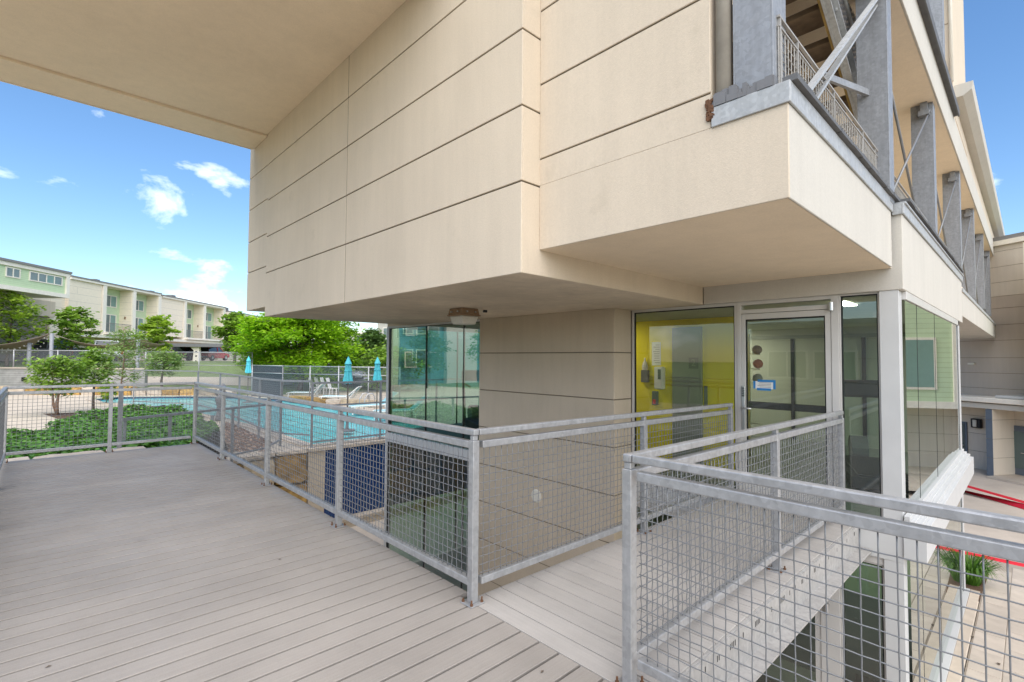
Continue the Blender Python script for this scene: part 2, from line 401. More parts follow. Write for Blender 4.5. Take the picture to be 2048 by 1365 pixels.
M['vent'] = plain('grey_roof_vent', (0.17, 0.17, 0.175), 0.7)
M['bluegrey'] = plain('blue_grey_paint', (0.115, 0.14, 0.175), 0.5)
M['taupe'] = stucco('taupe_stucco_panel', (0.52, 0.44, 0.365), 0.05, 0.06, 0.5)
M['taupel'] = stucco('light_taupe_stucco_panel', (0.66, 0.585, 0.49), 0.05, 0.06, 0.5)
M['winglass'] = plain('reflective_far_window', (0.10, 0.15, 0.15), 0.06, 0.0, 0.25, 0.7, spec=0.9)
M['blind'] = plain('pale_window_blind', (0.45, 0.48, 0.44), 0.8)
M['curtain'] = plain('teal_window_curtain', (0.17, 0.29, 0.26), 0.4, spec=0.8)  # plain teal curtain colour, does not glow
M['tyre'] = plain('tyre_rubber', (0.02, 0.02, 0.022), 0.8)
M['carglass'] = plain('car_window_glass', (0.02, 0.025, 0.03), 0.05, 0.0, 0.05, 1, spec=0.9)
M['cargrey'] = plain('grey_car_paint', (0.19, 0.215, 0.245), 0.25, 0.4, 0.03, 2, spec=0.7)
M['carwhite'] = plain('white_car_paint', (0.72, 0.73, 0.74), 0.25, 0.0, 0.03, 2, spec=0.7)
M['cardark'] = plain('black_car_paint', (0.02, 0.022, 0.026), 0.2, 0.2, 0.03, 2, spec=0.8)
M['carred'] = plain('red_car_paint', (0.38, 0.012, 0.03), 0.25, 0.1, 0.03, 2, spec=0.7)
M['carsilver'] = plain('silver_blue_car_paint', (0.30, 0.34, 0.40), 0.25, 0.5, 0.03, 2, spec=0.7)
M['taillamp'] = plain('red_tail_lamp', (0.45, 0.03, 0.02), 0.3)
M['lampbrown'] = plain('bronze_lamp_housing', (0.30, 0.20, 0.125), 0.5, 0.2, 0.1, 5)
M['lens'] = plain('ribbed_frosted_lens', (0.62, 0.60, 0.54), 0.35, 0, 0.06, 30, 0.5, 90)
M['cap'] = plain('off_white_cover_plate', (0.70, 0.66, 0.57), 0.6)
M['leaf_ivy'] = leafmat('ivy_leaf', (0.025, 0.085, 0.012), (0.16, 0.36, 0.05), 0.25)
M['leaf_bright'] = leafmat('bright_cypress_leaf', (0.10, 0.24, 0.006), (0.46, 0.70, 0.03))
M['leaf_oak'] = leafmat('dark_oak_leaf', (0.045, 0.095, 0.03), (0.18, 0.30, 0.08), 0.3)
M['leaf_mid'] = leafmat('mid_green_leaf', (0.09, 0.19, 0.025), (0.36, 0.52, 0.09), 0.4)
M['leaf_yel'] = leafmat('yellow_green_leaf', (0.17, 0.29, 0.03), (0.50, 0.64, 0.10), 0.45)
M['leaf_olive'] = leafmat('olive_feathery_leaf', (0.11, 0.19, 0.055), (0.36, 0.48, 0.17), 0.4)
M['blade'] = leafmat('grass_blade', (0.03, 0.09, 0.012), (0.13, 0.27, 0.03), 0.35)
# pool water: turquoise body with a rippled shiny surface
def water():
    m, nt, b = newmat('pool_water'); ge = nd(nt, 'ShaderNodeNewGeometry'); p = ge.outputs['Position']
    w = nd(nt, 'ShaderNodeTexVoronoi', {'Scale': 1.6}, feature='SMOOTH_F1'); 
    mpn = nd(nt, 'ShaderNodeMixRGB', blend_type='ADD', use_clamp=False); mpn.inputs['Fac'].default_value = 0.6
    nn = nd(nt, 'ShaderNodeTexNoise', {'Scale': 1.3, 'Detail': 3.0}); nt.links.new(p, nn.inputs['Vector'])
    nt.links.new(p, mpn.inputs['Color1']); nt.links.new(nn.outputs['Color'], mpn.inputs['Color2']); nt.links.new(mpn.outputs[0], w.inputs['Vector'])
    c = ramp(nt, w.outputs['Distance'], [(0.15, (0.10, 0.50, 0.54)), (0.55, (0.14, 0.58, 0.61)), (0.85, (0.40, 0.78, 0.78))])
    nt.links.new(c, b.inputs['Base Color']); b.inputs['Roughness'].default_value = 0.14; b.inputs['IOR'].default_value = 1.22
    bump(nt, b, noise(nt, p, 2.6, 4, 0.6), 0.05, 0.35)
    return m
M['water'] = water()
# ================================================================== CLUBHOUSE
# ---- big ground sheets first
def sheet(name, pts, m, z=None, label=None):
    mb = MB(); mb.poly([(p[0], p[1], p[2] if len(p) > 2 else z) for p in pts])
    o = mb.build(name, m, kind='structure'); return o
mb = MB(); N = 48
mb.poly([(1500 * math.cos(2 * math.pi * i / N), 1500 * math.sin(2 * math.pi * i / N), -3.6) for i in range(N)])
mb.build('ground', M['grass'], kind='structure')
sheet('courtyard', [(-40, -40), (4.2, -40), (4.2, -9), (9.4, -1.4), (9.4, 10.9), (-40, 10.9)], M['conc'], -3.1)

club = thing('clubhouse', (3.9, 3.0, -3.1), 'cream stucco clubhouse with overhanging upper storey, yellow window wall and glass corners', 'building')
def panel(m, x0, x1, y0, y1, z0, z1, name='wall_panel', bev=0.004):
    mb = MB(); mb.box(x0, x1, y0, y1, z0, z1); return mb.build(name, m, club, bevel=bev)
G = 0.007
W1Z = [2.19, 2.922, 3.535, 4.157, 4.78, 5.40, 6.02, 6.6]
core = MB()
core.box(0.745, 3.858, 0.345, 6.43, 2.205, 6.59); core.box(3.858, 3.99, 0.345, 6.43, 2.205, 2.6)
core.box(0.755, 3.70, 6.43, 7.46, 2.37, 6.59)
core.box(0.95, 3.79, -1.518, 0.345, 2.416, 2.93)
core.box(0.95, 1.16, -1.09, 0.345, 2.93, 6.59)
core.build('wall_core', M['joint'], club)
mb = MB(); mb.box(0.7335, 0.745, 3.4365, 3.4515, 2.195, 6.58); mb.build('joint_sealant', M['joint'], club)
for a, b in zip(W1Z[:-1], W1Z[1:]):
    za, zb = a + (G if a > 2.2 else 0), b - G
    panel(M['cream'], 0.73, 0.745, 0.33, 3.436, za, zb)
    panel(M['cream'], 0.73, 0.745, 3.452, 6.44, za, zb)
    panel(M['cream'], 0.745, 3.855 if a < 2.2 else 0.95, 0.33, 0.345, za, zb)
WBZ = [2.352, 3.04, 3.60, 4.195, 4.78, 5.40, 6.02, 6.6]
for a, b in zip(WBZ[:-1], WBZ[1:]):
    panel(M['cream'], 0.733, 0.755, 6.44, 7.475, a + (G if a > 2.4 else 0), b - G)
W2Z = [2.40, 3.147, 3.77, 4.391, 5.01, 5.63, 6.25, 6.6]
panel(M['cream'], 0.936, 0.95, -1.533, 0.33, 2.40, 2.93)
panel(M['cream'], 0.936, 0.95, -1.10, 0.33, 2.9301, 3.147 - G, bev=0)
for a, b in zip(W2Z[1:-1], W2Z[2:]):
    panel(M['cream'], 0.936, 0.95, -1.10, 0.33, a + G, b - G)
panel(M['creamlit'], 0.95, 3.81, -1.533, -1.519, 2.40, 2.93)
panel(M['cream'], 0.95, 1.158, -1.10, -1.09, 2.931, 6.59)
panel(M['soffit'], 0.95, 3.858, -1.519, 0.33, 2.40, 2.415, 'soffit_panel', 0)
panel(M['soffit2'], 0.7455, 3.99, 0.3455, 6.43, 2.19, 2.2045, 'soffit_panel', 0)
panel(M['soffit2'], 0.7555, 3.60, 6.44, 7.46, 2.352, 2.3695, 'soffit_panel', 0)
panel(M['creamlit'], 3.86, 9.62, -1.608, 0.329, 2.19, 2.905, 'beam', 0.006)
panel(M['creamlit'], 9.63, 21.4, -1.608, 0.329, 2.31, 2.735, 'beam', 0.006)
panel(M['cream'], 3.505, 3.86, 4.1, 7.28, 2.19, 2.35, 'beam', 0)
# metal trims over the cantilevered corner
mb = MB()
mb.box(0.921, 0.935, -1.548, -1.11, 2.925, 3.045); mb.box(0.935, 3.83, -1.548, -1.534, 2.925, 3.045)
mb.box(0.935, 1.06, -1.534, -1.11, 3.035, 3.05)
mb.build('parapet_flashing', M['flash'], club, bevel=0.003)
mb = MB(); mb.box(3.832, 9.62, -1.626, -1.609, 2.90, 3.0); mb.box(3.832, 3.86, -1.609, -1.536, 2.90, 3.0); mb.box(3.86, 9.62, -1.64, -1.5, 3.0, 3.02)
mb.box(9.62, 21.4, -1.626, -1.609, 2.735, 2.80)
mb.build('parapet_flashing', M['flash'], club, bevel=0.003)
mb = MB()
x = 0.95
while x < 9.4:
    mb.box(x, x + 0.30, -1.575 - rnd.random() * 0.006 - (0.075 if x > 3.7 else 0), -1.50, 3.047 + rnd.random() * 0.01, 3.075 + rnd.random() * 0.012); x += 0.305
mb.build('coping_strip', M['flashd'], club)
# torn flashing and mortar at the column foot
mb = MB()
for k in range(46):
    yy = -1.13 - rnd.random() * 0.33; s = 0.008 + rnd.random() * 0.016
    mb.box(0.928 - rnd.random() * 0.012, 0.97, yy - s, yy + s * 1.7, 3.045, 3.055 + rnd.random() * 0.065 * (1.3 - abs(yy + 1.2) * 2))
mb.build('mortar_patch', M['vent'], club)
mb = MB()
for k in range(60):
    zz = 2.97 + rnd.random() * 0.12; yy = -1.10 + rnd.gauss(0, 0.012); e = 0.003 + rnd.random() * 0.006; mb.box(0.922 - rnd.random() * 0.006, 0.936, yy - e, yy + e, zz, zz + e * 2.5)
mb.build('rust_stain', M['rust'], club)
# terrace floor, wall behind the stair, roof slab
panel(M['soffit'], 0.96, 21.3, -1.50, 0.32, 2.931, 3.0, 'terrace_floor', 0)
panel(M['creamlit'], 1.17, 21.3, 0.33, 0.5, 3.0, 6.6, 'terrace_wall', 0)
panel(M['soffit'], 3.35, 22.0, -1.585, 0.329, 5.121, 5.60, 'roof_slab', 0)
panel(M['creamlit'], 3.35, 22.0, -1.608, -1.586, 5.118, 5.62, 'fascia', 0.004)
mb = MB(); mb.box(3.35, 9.0, -1.66, -1.5, 5.62, 5.70); mb.box(3.35, 9.0, -1.68, -1.66, 5.60, 5.72); mb.build('roof_flashing', M['flashd'], club)
panel(M['cream'], 9.12, 24.0, -1.600, 0.32, 5.621, 6.12, 'eave', 0.01)
mb = MB(); pts = [(9.1, -1.60, 5.98), (9.1, -1.72, 5.98), (9.1, -1.83, 6.06), (9.1, -1.85, 6.19), (9.1, -1.60, 6.19)]
mb.prism(pts, (15.3, 0, 0)); mb.build('gutter', M['creamlit'], club)
for z in [5.62, 6.42, 7.22, 8.02, 8.82, 9.62]:
    panel(M['cream'], 8.95, 8.97, -1.60, 1.5, z + 0.006, z + 0.794)
panel(M['cream'], 8.97, 11.6, -1.605, 1.5, 5.70, 10.4, 'tower_wall', 0)
mb = MB(); mb.tube((8.93, -1.60, 6.2), (8.93, -1.60, 10.4), 0.025, 8); mb.build('downpipe', M['trimw'], club, smooth=True)
# steel columns of the upper terrace (H section)
def hcol(x, y, z0, z1, w=0.21, d=0.22):
    mb = MB()
    mb.box(x - 0.006, x + 0.006, y - d / 2, y + d / 2, z0, z1)
    mb.box(x - w / 2, x + w / 2, y - d / 2 - 0.012, y - d / 2, z0, z1); mb.box(x - w / 2, x + w / 2, y + d / 2, y + d / 2 + 0.012, z0, z1)
    # closing plate on the -x side gives the flat faces seen from the bridge
    mb.box(x - w / 2 + 0.0, x - w / 2 + 0.012, y - d / 2, y + d / 2, z0, z1)
    return mb.build('column', M['galvd'], club, bevel=0.002)
hcol(1.07, -1.34, 3.03, 6.6, 0.22, 0.20)
for x in (3.78, 6.98, 10.6, 13.9, 17.2, 20.3): hcol(x, -1.43, 3.0, 5.12)
hcol(8.35, -1.44, 5.62, 9.5)
mb = MB(); mb.tube((0.985, -1.165, 3.04), (0.985, -1.165, 6.6), 0.048, 12); mb.build('downpipe', M['pipe'], club, smooth=True)
# diagonal brace rods with clevis brackets
def brace(x0, z0, x1, z1, y, r=0.012):
    mb = MB(); mb.tube((x0, y, z0), (x1, y, z1), r, 8); mb.build('brace_rod', M['wire'], club, smooth=True)
mb = MB(); mb.bar((1.30, -1.50, 3.10), (3.62, -1.50, 4.95), 0.018, 0.05, (0, 1, 0)); mb.build('brace_bar', M['flash'], club)
mb = MB(); mb.bar((1.48, -1.46, 3.08), (3.74, -1.46, 4.95), 0.018, 0.05, (0, 1, 0)); mb.build('brace_bar', M['flash'], club)
cols = (3.78, 6.98, 10.6, 13.9, 17.2, 20.3)
for a, b in zip(cols[:-1], cols[1:]):
    brace(a + 0.12, 3.06, b - 0.12, 4.95, -1.50); brace(a + 0.12, 4.98, b - 0.12, 3.06, -1.42, 0.014)
    mb = MB(); mb.box(b - 0.20, b - 0.10, -1.52, -1.40, 4.93, 5.0); mb.box(b - 0.18, b - 0.12, -1.50, -1.42, 5.0, 5.115); mb.tube((b - 0.15, -1.54, 4.965), (b - 0.15, -1.38, 4.965), 0.018, 8)
    mb.build('brace_bracket', M['galvd'], club)
# big canopy slab over the deck
panel(M['soffit'], -2.75, 0.729, 1.25, 6.52, 5.312, 5.75, 'canopy_slab', 0.004)
panel(M['soffit'], -2.75, 0.729, 6.535, 7.24, 5.275, 5.80, 'canopy_edge_beam', 0.006)
mb = MB(); mb.box(-2.75, 0.70, 7.2405, 7.255, 5.262, 5.82); mb.build('canopy_drip_edge', M['trimw'], club)

# ---- lower walls: taupe panelled pier
TZ = [-3.1, -2.77, -2.145, -1.52, -0.895, -0.27, 0.355, 0.98, 1.605, 2.189]
mb = MB(); mb.box(3.50, 3.93, 1.383, 4.12, -3.1, 2.189); mb.build('wall_core', M['joint'], club)
for a, b in zip(TZ[:-1], TZ[1:]):
    g0, g1 = a + (G if a > -3 else 0), b - (G if b < 2.1 else 0)
    panel(M['tan'], 3.487, 3.50, 1.37, 4.125, g0, g1)
    panel(M['tan'], 3.50, 3.888, 1.37, 1.383, g0, g1)
mb = MB(); mb.lathe([(0.0, 0.016), (0.085, 0.016), (0.10, 0.010), (0.10, 0.0)], n=28)
mb.v = [(3.487 - z, 2.76 + x, -0.55 + y) for x, y, z in mb.v]
mb.build('cover_plate', M['cap'], club, smooth=False)

# ---- glazing
def window_x(x, y0, y1, z0, z1, fr, gl, w=0.03, gask=0.012, d=0.06):
    """window in a wall plane x = const, seen from -x"""
    f = MB(); f.box(x, x + d, y0, y0 + w, z0, z1); f.box(x, x + d, y1 - w, y1, z0, z1)
    f.box(x, x + d, y0 + w, y1 - w, z0, z0 + w); f.box(x, x + d, y0 + w, y1 - w, z1 - w, z1)
    fo = f.build('window_frame', M[fr], club, bevel=0.002)
    g = MB(); a, b, c, e = y0 + w, y1 - w, z0 + w, z1 - w
    for q in ((a, a + gask, c, e), (b - gask, b, c, e), (a + gask, b - gask, c, c + gask), (a + gask, b - gask, e - gask, e)): g.box(x + 0.015, x + 0.04, *q)
    g.build('gasket', M['gasket'], fo)
    p = MB(); p.poly([(x + 0.028, a, c), (x + 0.028, b, c), (x + 0.028, b, e), (x + 0.028, a, e)]); p.build('pane', M[gl], fo)
    return fo
def glazing(name, pts_list, joints, gl, jm='gasket'):
    for j in joints: f = MB(); f.box(*j); f.build('window_joint', M[jm], club)
    for q in pts_list: p = MB(); p.poly(q); p.build('pane', M[gl], club)
XG = 3.515
ys = [4.13, 4.60, 5.79, 7.19]
for (z0, z1, yl) in ((-0.09, 2.15, ys), (-3.05, -0.28, ys)):
    quads = [[(XG, a + 0.008, z0), (XG, b - 0.008, z0), (XG, b - 0.008, z1), (XG, a + 0.008, z1)] for a, b in zip(yl[:-1], yl[1:])]
    jn = [(XG - 0.006, XG + 0.03, y - 0.008, y + 0.008, z0, z1) for y in yl[1:-1]] + [(XG - 0.01, XG + 0.02, 7.13, 7.19, z0, z1), (XG - 0.006, XG + 0.02, 4.13, 7.13, z1 - 0.012, z1)]
    glazing('window_joints', quads, jn, 'glassg')
panel(M['white'], 3.49, 3.60, 7.19, 7.28, -3.1, 2.189, 'corner_post', 0.003)
panel(M['white'], 3.49, 3.58, 4.126, 7.19, 2.15, 2.189, 'window_head', 0.002)
panel(M['white'], 3.478, 3.60, 4.126, 7.19, -0.28, -0.09, 'window_sill', 0.003)
# glass on the pool side of the corner room
for (z0, z1) in ((-0.09, 2.15), (-3.05, -0.28)):
    xs = [3.62, 5.4, 7.2, 8.95]
    quads = [[(a + 0.01, 7.25, z0), (b - 0.01, 7.25, z0), (b - 0.01, 7.25, z1), (a + 0.01, 7.25, z1)] for a, b in zip(xs[:-1], xs[1:])]
    glazing('window_joints', quads, [(x - 0.01, x + 0.01, 7.235, 7.27, z0, z1) for x in xs[1:-1]], 'glassg')
panel(M['white'], 3.60, 9.0, 7.2, 7.28, -0.28, -0.09, 'window_sill', 0)

FX = 3.90
window_x(FX, -0.06, 1.368, -0.06, 2.189, 'alum', 'glassd', 0.035, 0.014)
# door frame with transom light
f = MB(); f.box(FX - 0.01, FX + 0.09, -0.105, -0.06, -0.06, 2.189); f.box(FX - 0.01, FX + 0.09, -1.075, -1.008, -0.06, 2.189)
f.box(FX - 0.01, FX + 0.09, -1.008, -0.105, 2.150, 2.189); f.box(FX - 0.01, FX + 0.09, -1.008, -0.105, 2.05, 2.095)
df = f.build('door_frame', M['alum'], club, bevel=0.002)
p = MB(); p.poly([(FX + 0.03, -1.008, 2.095), (FX + 0.03, -0.105, 2.095), (FX + 0.03, -0.105, 2.15), (FX + 0.03, -1.008, 2.15)]); p.build('transom_pane', M['glassd'], df)
f = MB(); f.box(FX - 0.004, FX + 0.045, -0.150, -0.108, -0.045, 2.045); f.box(FX - 0.004, FX + 0.045, -1.004, -0.952, -0.045, 2.045)
f.box(FX - 0.004, FX + 0.045, -0.952, -0.150, 1.982, 2.045); f.box(FX - 0.004, FX + 0.045, -0.952, -0.150, -0.045, 0.16)
door = f.build('door', M['alum'], club, bevel=0.002)
p = MB(); p.poly([(FX + 0.02, -0.952, 0.16), (FX + 0.02, -0.150, 0.16), (FX + 0.02, -0.150, 1.982), (FX + 0.02, -0.952, 1.982)]); p.build('pane', M['glassd'], door)
f = MB()
for q in ((-0.162, -0.150, 0.16, 1.982), (-0.952, -0.940, 0.16, 1.982), (-0.94, -0.162, 1.966, 1.982)): f.box(FX + 0.008, FX + 0.03, *q)
f.build('gasket', M['gasket'], door)
f = MB(); f.box(FX - 0.03, FX - 0.004, -0.150, -0.112, 0.72, 1.22); f.build('lock_plate', M['chrome'], door, bevel=0.004)
f = MB()
for k in range(5): f.box(FX - 0.036, FX - 0.030, -0.146, -0.116, 1.10 + k * 0.022, 1.112 + k * 0.022)
f.build('keypad', M['gasket'], door)
f = MB(); f.tube((FX - 0.03, -0.131, 0.97), (FX - 0.085, -0.131, 0.97), 0.011, 8); f.tube((FX - 0.08, -0.125, 0.97), (FX - 0.08, -0.235, 0.97), 0.010, 8); f.build('handle', M['chrome'], door, smooth=True)
f = MB(); f.box(FX + 0.06, FX + 0.11, -0.95, -0.15, 0.965, 1.04); f.build('push_bar', M['black'], door, bevel=0.006)
f = MB(); f.lathe([(0.0, 0), (0.026, 0.0), (0.026, 0.085), (0.0, 0.085)], (FX - 0.03, -1.012, 2.03), 12); f.build('door_closer', M['chrome'], club, smooth=False)
window_x(FX, -1.415, -1.075, -0.06, 2.189, 'alum', 'glass', 0.016, 0.012)
panel(M['white'], 3.87, 4.03, -1.568, -1.416, -0.05, 2.189, 'corner_post', 0.003)
# floor band and stepped sill of the lane side
panel(M['white'], 3.865, 3.99, -1.57, 1.368, -0.36, -0.062, 'floor_band', 0.003)
mb = MB(); mb.box(3.84, 9.06, -1.74, -1.571, -0.30, -0.03); mb.box(3.84, 9.06, -1.70, -1.575, -0.028, 0.015); mb.box(3.84, 9.06, -1.66, -1.575, 0.016, 0.045); mb.box(3.84, 9.06, -1.625, -1.578, 0.046, 0.085)
mb.build('window_sill', M['white'], club, bevel=0.003)
xs = [4.03, 4.74, 6.13, 8.86]
for (z0, z1) in ((0.085, 2.11), (-2.17, -0.30)):
    quads = [[(a + 0.005, -1.59, z0), (b - 0.005, -1.59, z0), (b - 0.005, -1.59, z1), (a + 0.005, -1.59, z1)] for a, b in zip(xs[:-1], xs[1:])]
    glazing('window_joints', quads, [(x - 0.005, x + 0.005, -1.592, -1.588, z0, z1) for x in xs[1:-1]] + [(8.86, 8.90, -1.592, -1.55, z0, z1)], 'glasslane')
panel(M['white'], 8.90, 9.06, -1.605, -1.50, -2.25, -0.301, 'corner_post', 0.003)
panel(M['white'], 8.90, 9.06, -1.605, -1.50, 0.086, 2.189, 'corner_post', 0.003)
panel(M['alum'], 4.03, 9.06, -1.605, -1.56, 2.11, 2.189, 'window_head', 0.002)
panel(M['white'], 4.03, 9.06, -1.66, -1.56, -2.25, -2.17, 'window_sill', 0.002)
panel(M['cope'], 3.87, 9.10, -1.78, -1.66, -3.1, -2.185, 'base_kerb', 0.006)
# lower storey front
panel(M['white'], 3.87, 4.03, -1.568, -1.416, -3.1, -0.361, 'corner_post', 0.003)
window_x(FX, -1.415, -1.050, -3.1, -0.43, 'alum', 'glass', 0.016, 0.012)
panel(M['alum'], 3.89, 3.99, -1.415, 1.368, -0.43, -0.361, 'window_head', 0.002)
panel(M['alum'], 3.89, 4.01, -1.048, -0.875, -3.1, -0.431, 'mullion', 0.003)
window_x(FX, -0.874, 0.12, -0.965, -0.431, 'alum', 'glass', 0.03, 0.014)
f = MB(); f.box(FX, FX + 0.05, -0.874, -0.82, -3.08, -0.97); f.box(FX, FX + 0.05, 0.06, 0.12, -3.08, -0.97); f.box(FX, FX + 0.05, -0.82, 0.06, -1.085, -0.97); f.box(FX, FX + 0.05, -0.82, 0.06, -3.08, -2.85)
ld = f.build('door', M['alum'], club, bevel=0.002)
p = MB(); p.poly([(FX + 0.02, -0.82, -2.85), (FX + 0.02, 0.06, -2.85), (FX + 0.02, 0.06, -1.085), (FX + 0.02, -0.82, -1.085)]); p.build('pane', M['glass'], ld)
f = MB(); f.box(FX - 0.03, FX, 0.068, 0.108, -2.3, -1.8); f.tube((FX - 0.08, 0.09, -2.05), (FX - 0.08, -0.02, -2.05), 0.010, 8); f.build('handle', M['chrome'], ld)
f = MB(); f.box(FX + 0.06, FX + 0.11, -0.82, 0.06, -2.10, -2.02); f.build('push_bar', M['black'], ld)
window_x(FX, 0.122, 1.368, -3.1, -0.431, 'alum', 'glass', 0.035, 0.014)
f = MB(); f.lathe([(0.0, 0), (0.026, 0.0), (0.026, 0.085), (0.0, 0.085)], (FX - 0.03, -0.93, -1.03), 12); f.build('door_closer', M['chrome'], club)

# ---- interior
panel(M['intfloor'], 3.99, 8.95, -1.55, 7.18, -0.30, -0.061, 'interior_floor', 0)
panel(M['intfloor'], 3.93, 8.95, -1.55, 7.18, -3.099, -3.06, 'interior_floor', 0)
panel(M['ceil'], 3.96, 9.0, -1.545, 7.18, 2.15, 2.188, 'interior_ceiling', 0)
panel(M['ceil'], 4.0, 8.95, -1.545, 7.18, -0.36, -0.301, 'interior_ceiling', 0)
panel(M['intwall'], 8.95, 9.05, -1.49, 7.18, -0.06, 2.149, 'interior_wall', 0)
panel(M['intwall'], 8.95, 9.05, -1.49, 7.18, -3.06, -0.36, 'interior_wall', 0)
panel(M['intdark'], 6.4, 6.5, -1.40, 1.2, -3.06, -1.72, 'interior_wall', 0)
panel(M['lowgreen'], 6.4, 6.5, -1.40, 1.2, -1.719, -0.362, 'interior_wall', 0)
f = MB(); f.box(5.2, 6.2, -0.9, -0.5, -0.372, -0.362); f.build('ceiling_and_fill_light_panel', M['panel'], club)  # unseen panel added to brighten the lower room
panel(M['yellow'], 5.30, 5.40, 0.47, 4.0, -0.06, 2.149, 'interior_wall', 0)
panel(M['intwall'], 5.41, 8.94, 2.4, 2.5, -0.06, 2.149, 'interior_wall', 0)
panel(M['intwall'], 3.935, 5.29, 4.0, 4.1, -3.06, 2.149, 'interior_wall', 0)
panel(M['intwall'], 5.41, 8.94, 4.0, 4.1, -3.06, 2.149, 'interior_wall', 0)
px_ = lambda u, v, x: onplane(u, v, (x, 0, 0), (1, 0, 0))
a, b = px_(1405, 650, 5.30), px_(1346, 640, 5.30)
f = MB(); f.box(5.262, 5.299, a.y, b.y, -0.055, 2.02); dr = f.build('interior_door', M['greydoor'], club, bevel=0.004)
f = MB(); ym = (a.y + b.y) / 2 + 0.03; f.box(5.255, 5.261, a.y + 0.03, ym, 0.0, 1.98); f.build('door_leaf', M['greydoor'], dr)
yc = px_(1387, 725, 5.25).y; f = MB(); f.box(5.245, 5.254, yc - 0.075, yc + 0.075, 1.38, 1.55); sg = f.build('door_sign', M['intdark'], dr)
cu = bpy.data.curves.new('sign_numeral', 'FONT'); cu.body = '2'; cu.size = 0.15; cu.align_x = 'CENTER'; cu.align_y = 'CENTER'; cu.extrude = 0.002
co = bpy.data.objects.new('sign_numeral', cu); COL.objects.link(co); co.parent = dr; cu.materials.append(M['cap'])
nm = bpy.data.meshes.new_from_object(co.evaluated_get(bpy.context.evaluated_depsgraph_get()))
bpy.data.objects.remove(co, do_unlink=True); nm.materials.clear(); nm.materials.append(M['greydoor'])
co = bpy.data.objects.new('sign_numeral', nm); COL.objects.link(co); co.parent = dr
co.location = Vector((5.242, yc, 1.465)) - org(club); co.rotation_euler = (math.radians(90), 0, math.radians(-90))
f = MB(); hy = px_(1412, 780, 5.29).y; f.box(5.27, 5.299, hy - 0.02, hy + 0.02, 0.82, 1.12); f.build('handle_plate', M['intdark'], club)
for u in (1585, 1728):
    y_ = px_(u, 750, 8.93).y; f = MB(); f.box(8.925, 8.949, y_ - 0.03, y_ + 0.03, -0.06, 1.95); f.build('mirror_joint', M['gasket'], club)
f = MB(); f.box(8.925, 8.949, -1.48, 2.39, 1.95, 2.02); f.build('wall_rail', M['greydoor'], club)
lpn = onz(1690, 607, 2.149)
for (cx_, cy_, sx_, sy_) in ((lpn.x, lpn.y, 0.25, 0.06), (7.8, 1.9, 0.6, 0.3), (4.6, 2.6, 0.25, 0.25)):  # first is the visible lamp, the other two are added to brighten the room
    f = MB(); f.box(cx_ - sx_, cx_ + sx_, cy_ - sy_, cy_ + sy_, 2.137, 2.149); f.build('ceiling_and_fill_light_panel', M['panel'], club)

t = thing('soap_dispenser', (5.30, px_(1293, 745, 5.3).y, 1.20), 'grey box dispenser mounted on yellow wall behind window', 'dispenser')
y_ = t.location.y; f = MB(); f.box(5.22, 5.299, y_ - 0.06, y_ + 0.06, 1.14, 1.34); f.build('holder', M['intdark'], t, bevel=0.008)
f = MB(); f.lathe([(0.045, 1.34), (0.05, 1.40), (0.03, 1.47), (0.015, 1.49), (0.015, 1.54), (0, 1.54)], (5.255, y_, 0), 10); f.build('bottle', M['lens'], t, smooth=True)
t = thing('towel_dispenser', (5.30, px_(1323, 745, 5.3).y, 1.0), 'white rounded towel dispenser on yellow wall beside grey door', 'dispenser')
y_ = t.location.y; f = MB(); f.box(5.19, 5.299, y_ - 0.075, y_ + 0.075, 1.04, 1.40); f.build('cover', M['paintw'], t, bevel=0.02, seg=2)
f = MB(); f.box(5.183, 5.189, y_ - 0.05, y_ + 0.0, 1.2, 1.36); f.build('slot', M['intdark'], t)
t = thing('wall_notice', (5.30, px_(1313, 712, 5.3).y, 1.5), 'white paper notice pinned high on yellow wall', 'notice')
y_ = t.location.y; f = MB(); f.box(5.293, 5.299, y_ - 0.08, y_ + 0.08, 1.42, 1.80); f.build('sheet', M['paper'], t)
f = MB()
for k in range(9): f.box(5.291, 5.2925, y_ - 0.06, y_ + 0.06 - rnd.random() * 0.05, 1.46 + k * 0.036, 1.47 + k * 0.036)
f.build('print', M['ink'], t)
t = thing('fire_alarm', (5.30, px_(1313, 780, 5.3).y, 0.8), 'small dark and red alarm box low on yellow wall', 'alarm box')
y_ = t.location.y; f = MB(); f.box(5.24, 5.299, y_ - 0.04, y_ + 0.05, 0.78, 1.0); f.build('case', M['intdark'], t, bevel=0.006); f = MB(); f.box(5.232, 5.24, y_ - 0.02, y_ + 0.03, 0.80, 0.87); f.build('button', M['red'], t)

def notice(name, y, z, w, h, x, label):
    t = thing(name, (x, y, z), label, 'notice')
    f = MB(); f.box(x - 0.003, x, y - w / 2, y + w / 2, z - h / 2, z + h / 2); f.build('paper_sheet', M['paper'], t)
    f = MB(); e = 0.018
    for q in ((-w / 2 - e, w / 2 - 0.03, h / 2 - 0.008, h / 2 + e), (-w / 2 + 0.03, w / 2 - 0.02, -h / 2 - e, -h / 2 + 0.008)): f.box(x - 0.005, x - 0.0035, y + q[0], y + q[1], z + q[2], z + q[3])
    for q in ((-w / 2 - e, -w / 2 + 0.006), (w / 2 - 0.006, w / 2 + e)): f.box(x - 0.0065, x - 0.0052, y + q[0], y + q[1], z - h / 2, z + h / 2)
    f.build('tape', M['tape'], t)
    f = MB()
    for k in range(4): f.box(x - 0.0045, x - 0.0036, y - w * 0.36, y + w * (0.36 - 0.12 * rnd.random()), z - h * 0.3 + k * h * 0.19, z - h * 0.3 + k * h * 0.19 + 0.006)
    f.build('print', M['ink'], t)
notice('taped_notice', -0.345, 1.236, 0.20, 0.085, FX + 0.018, 'white paper notice taped with blue tape on upper door')
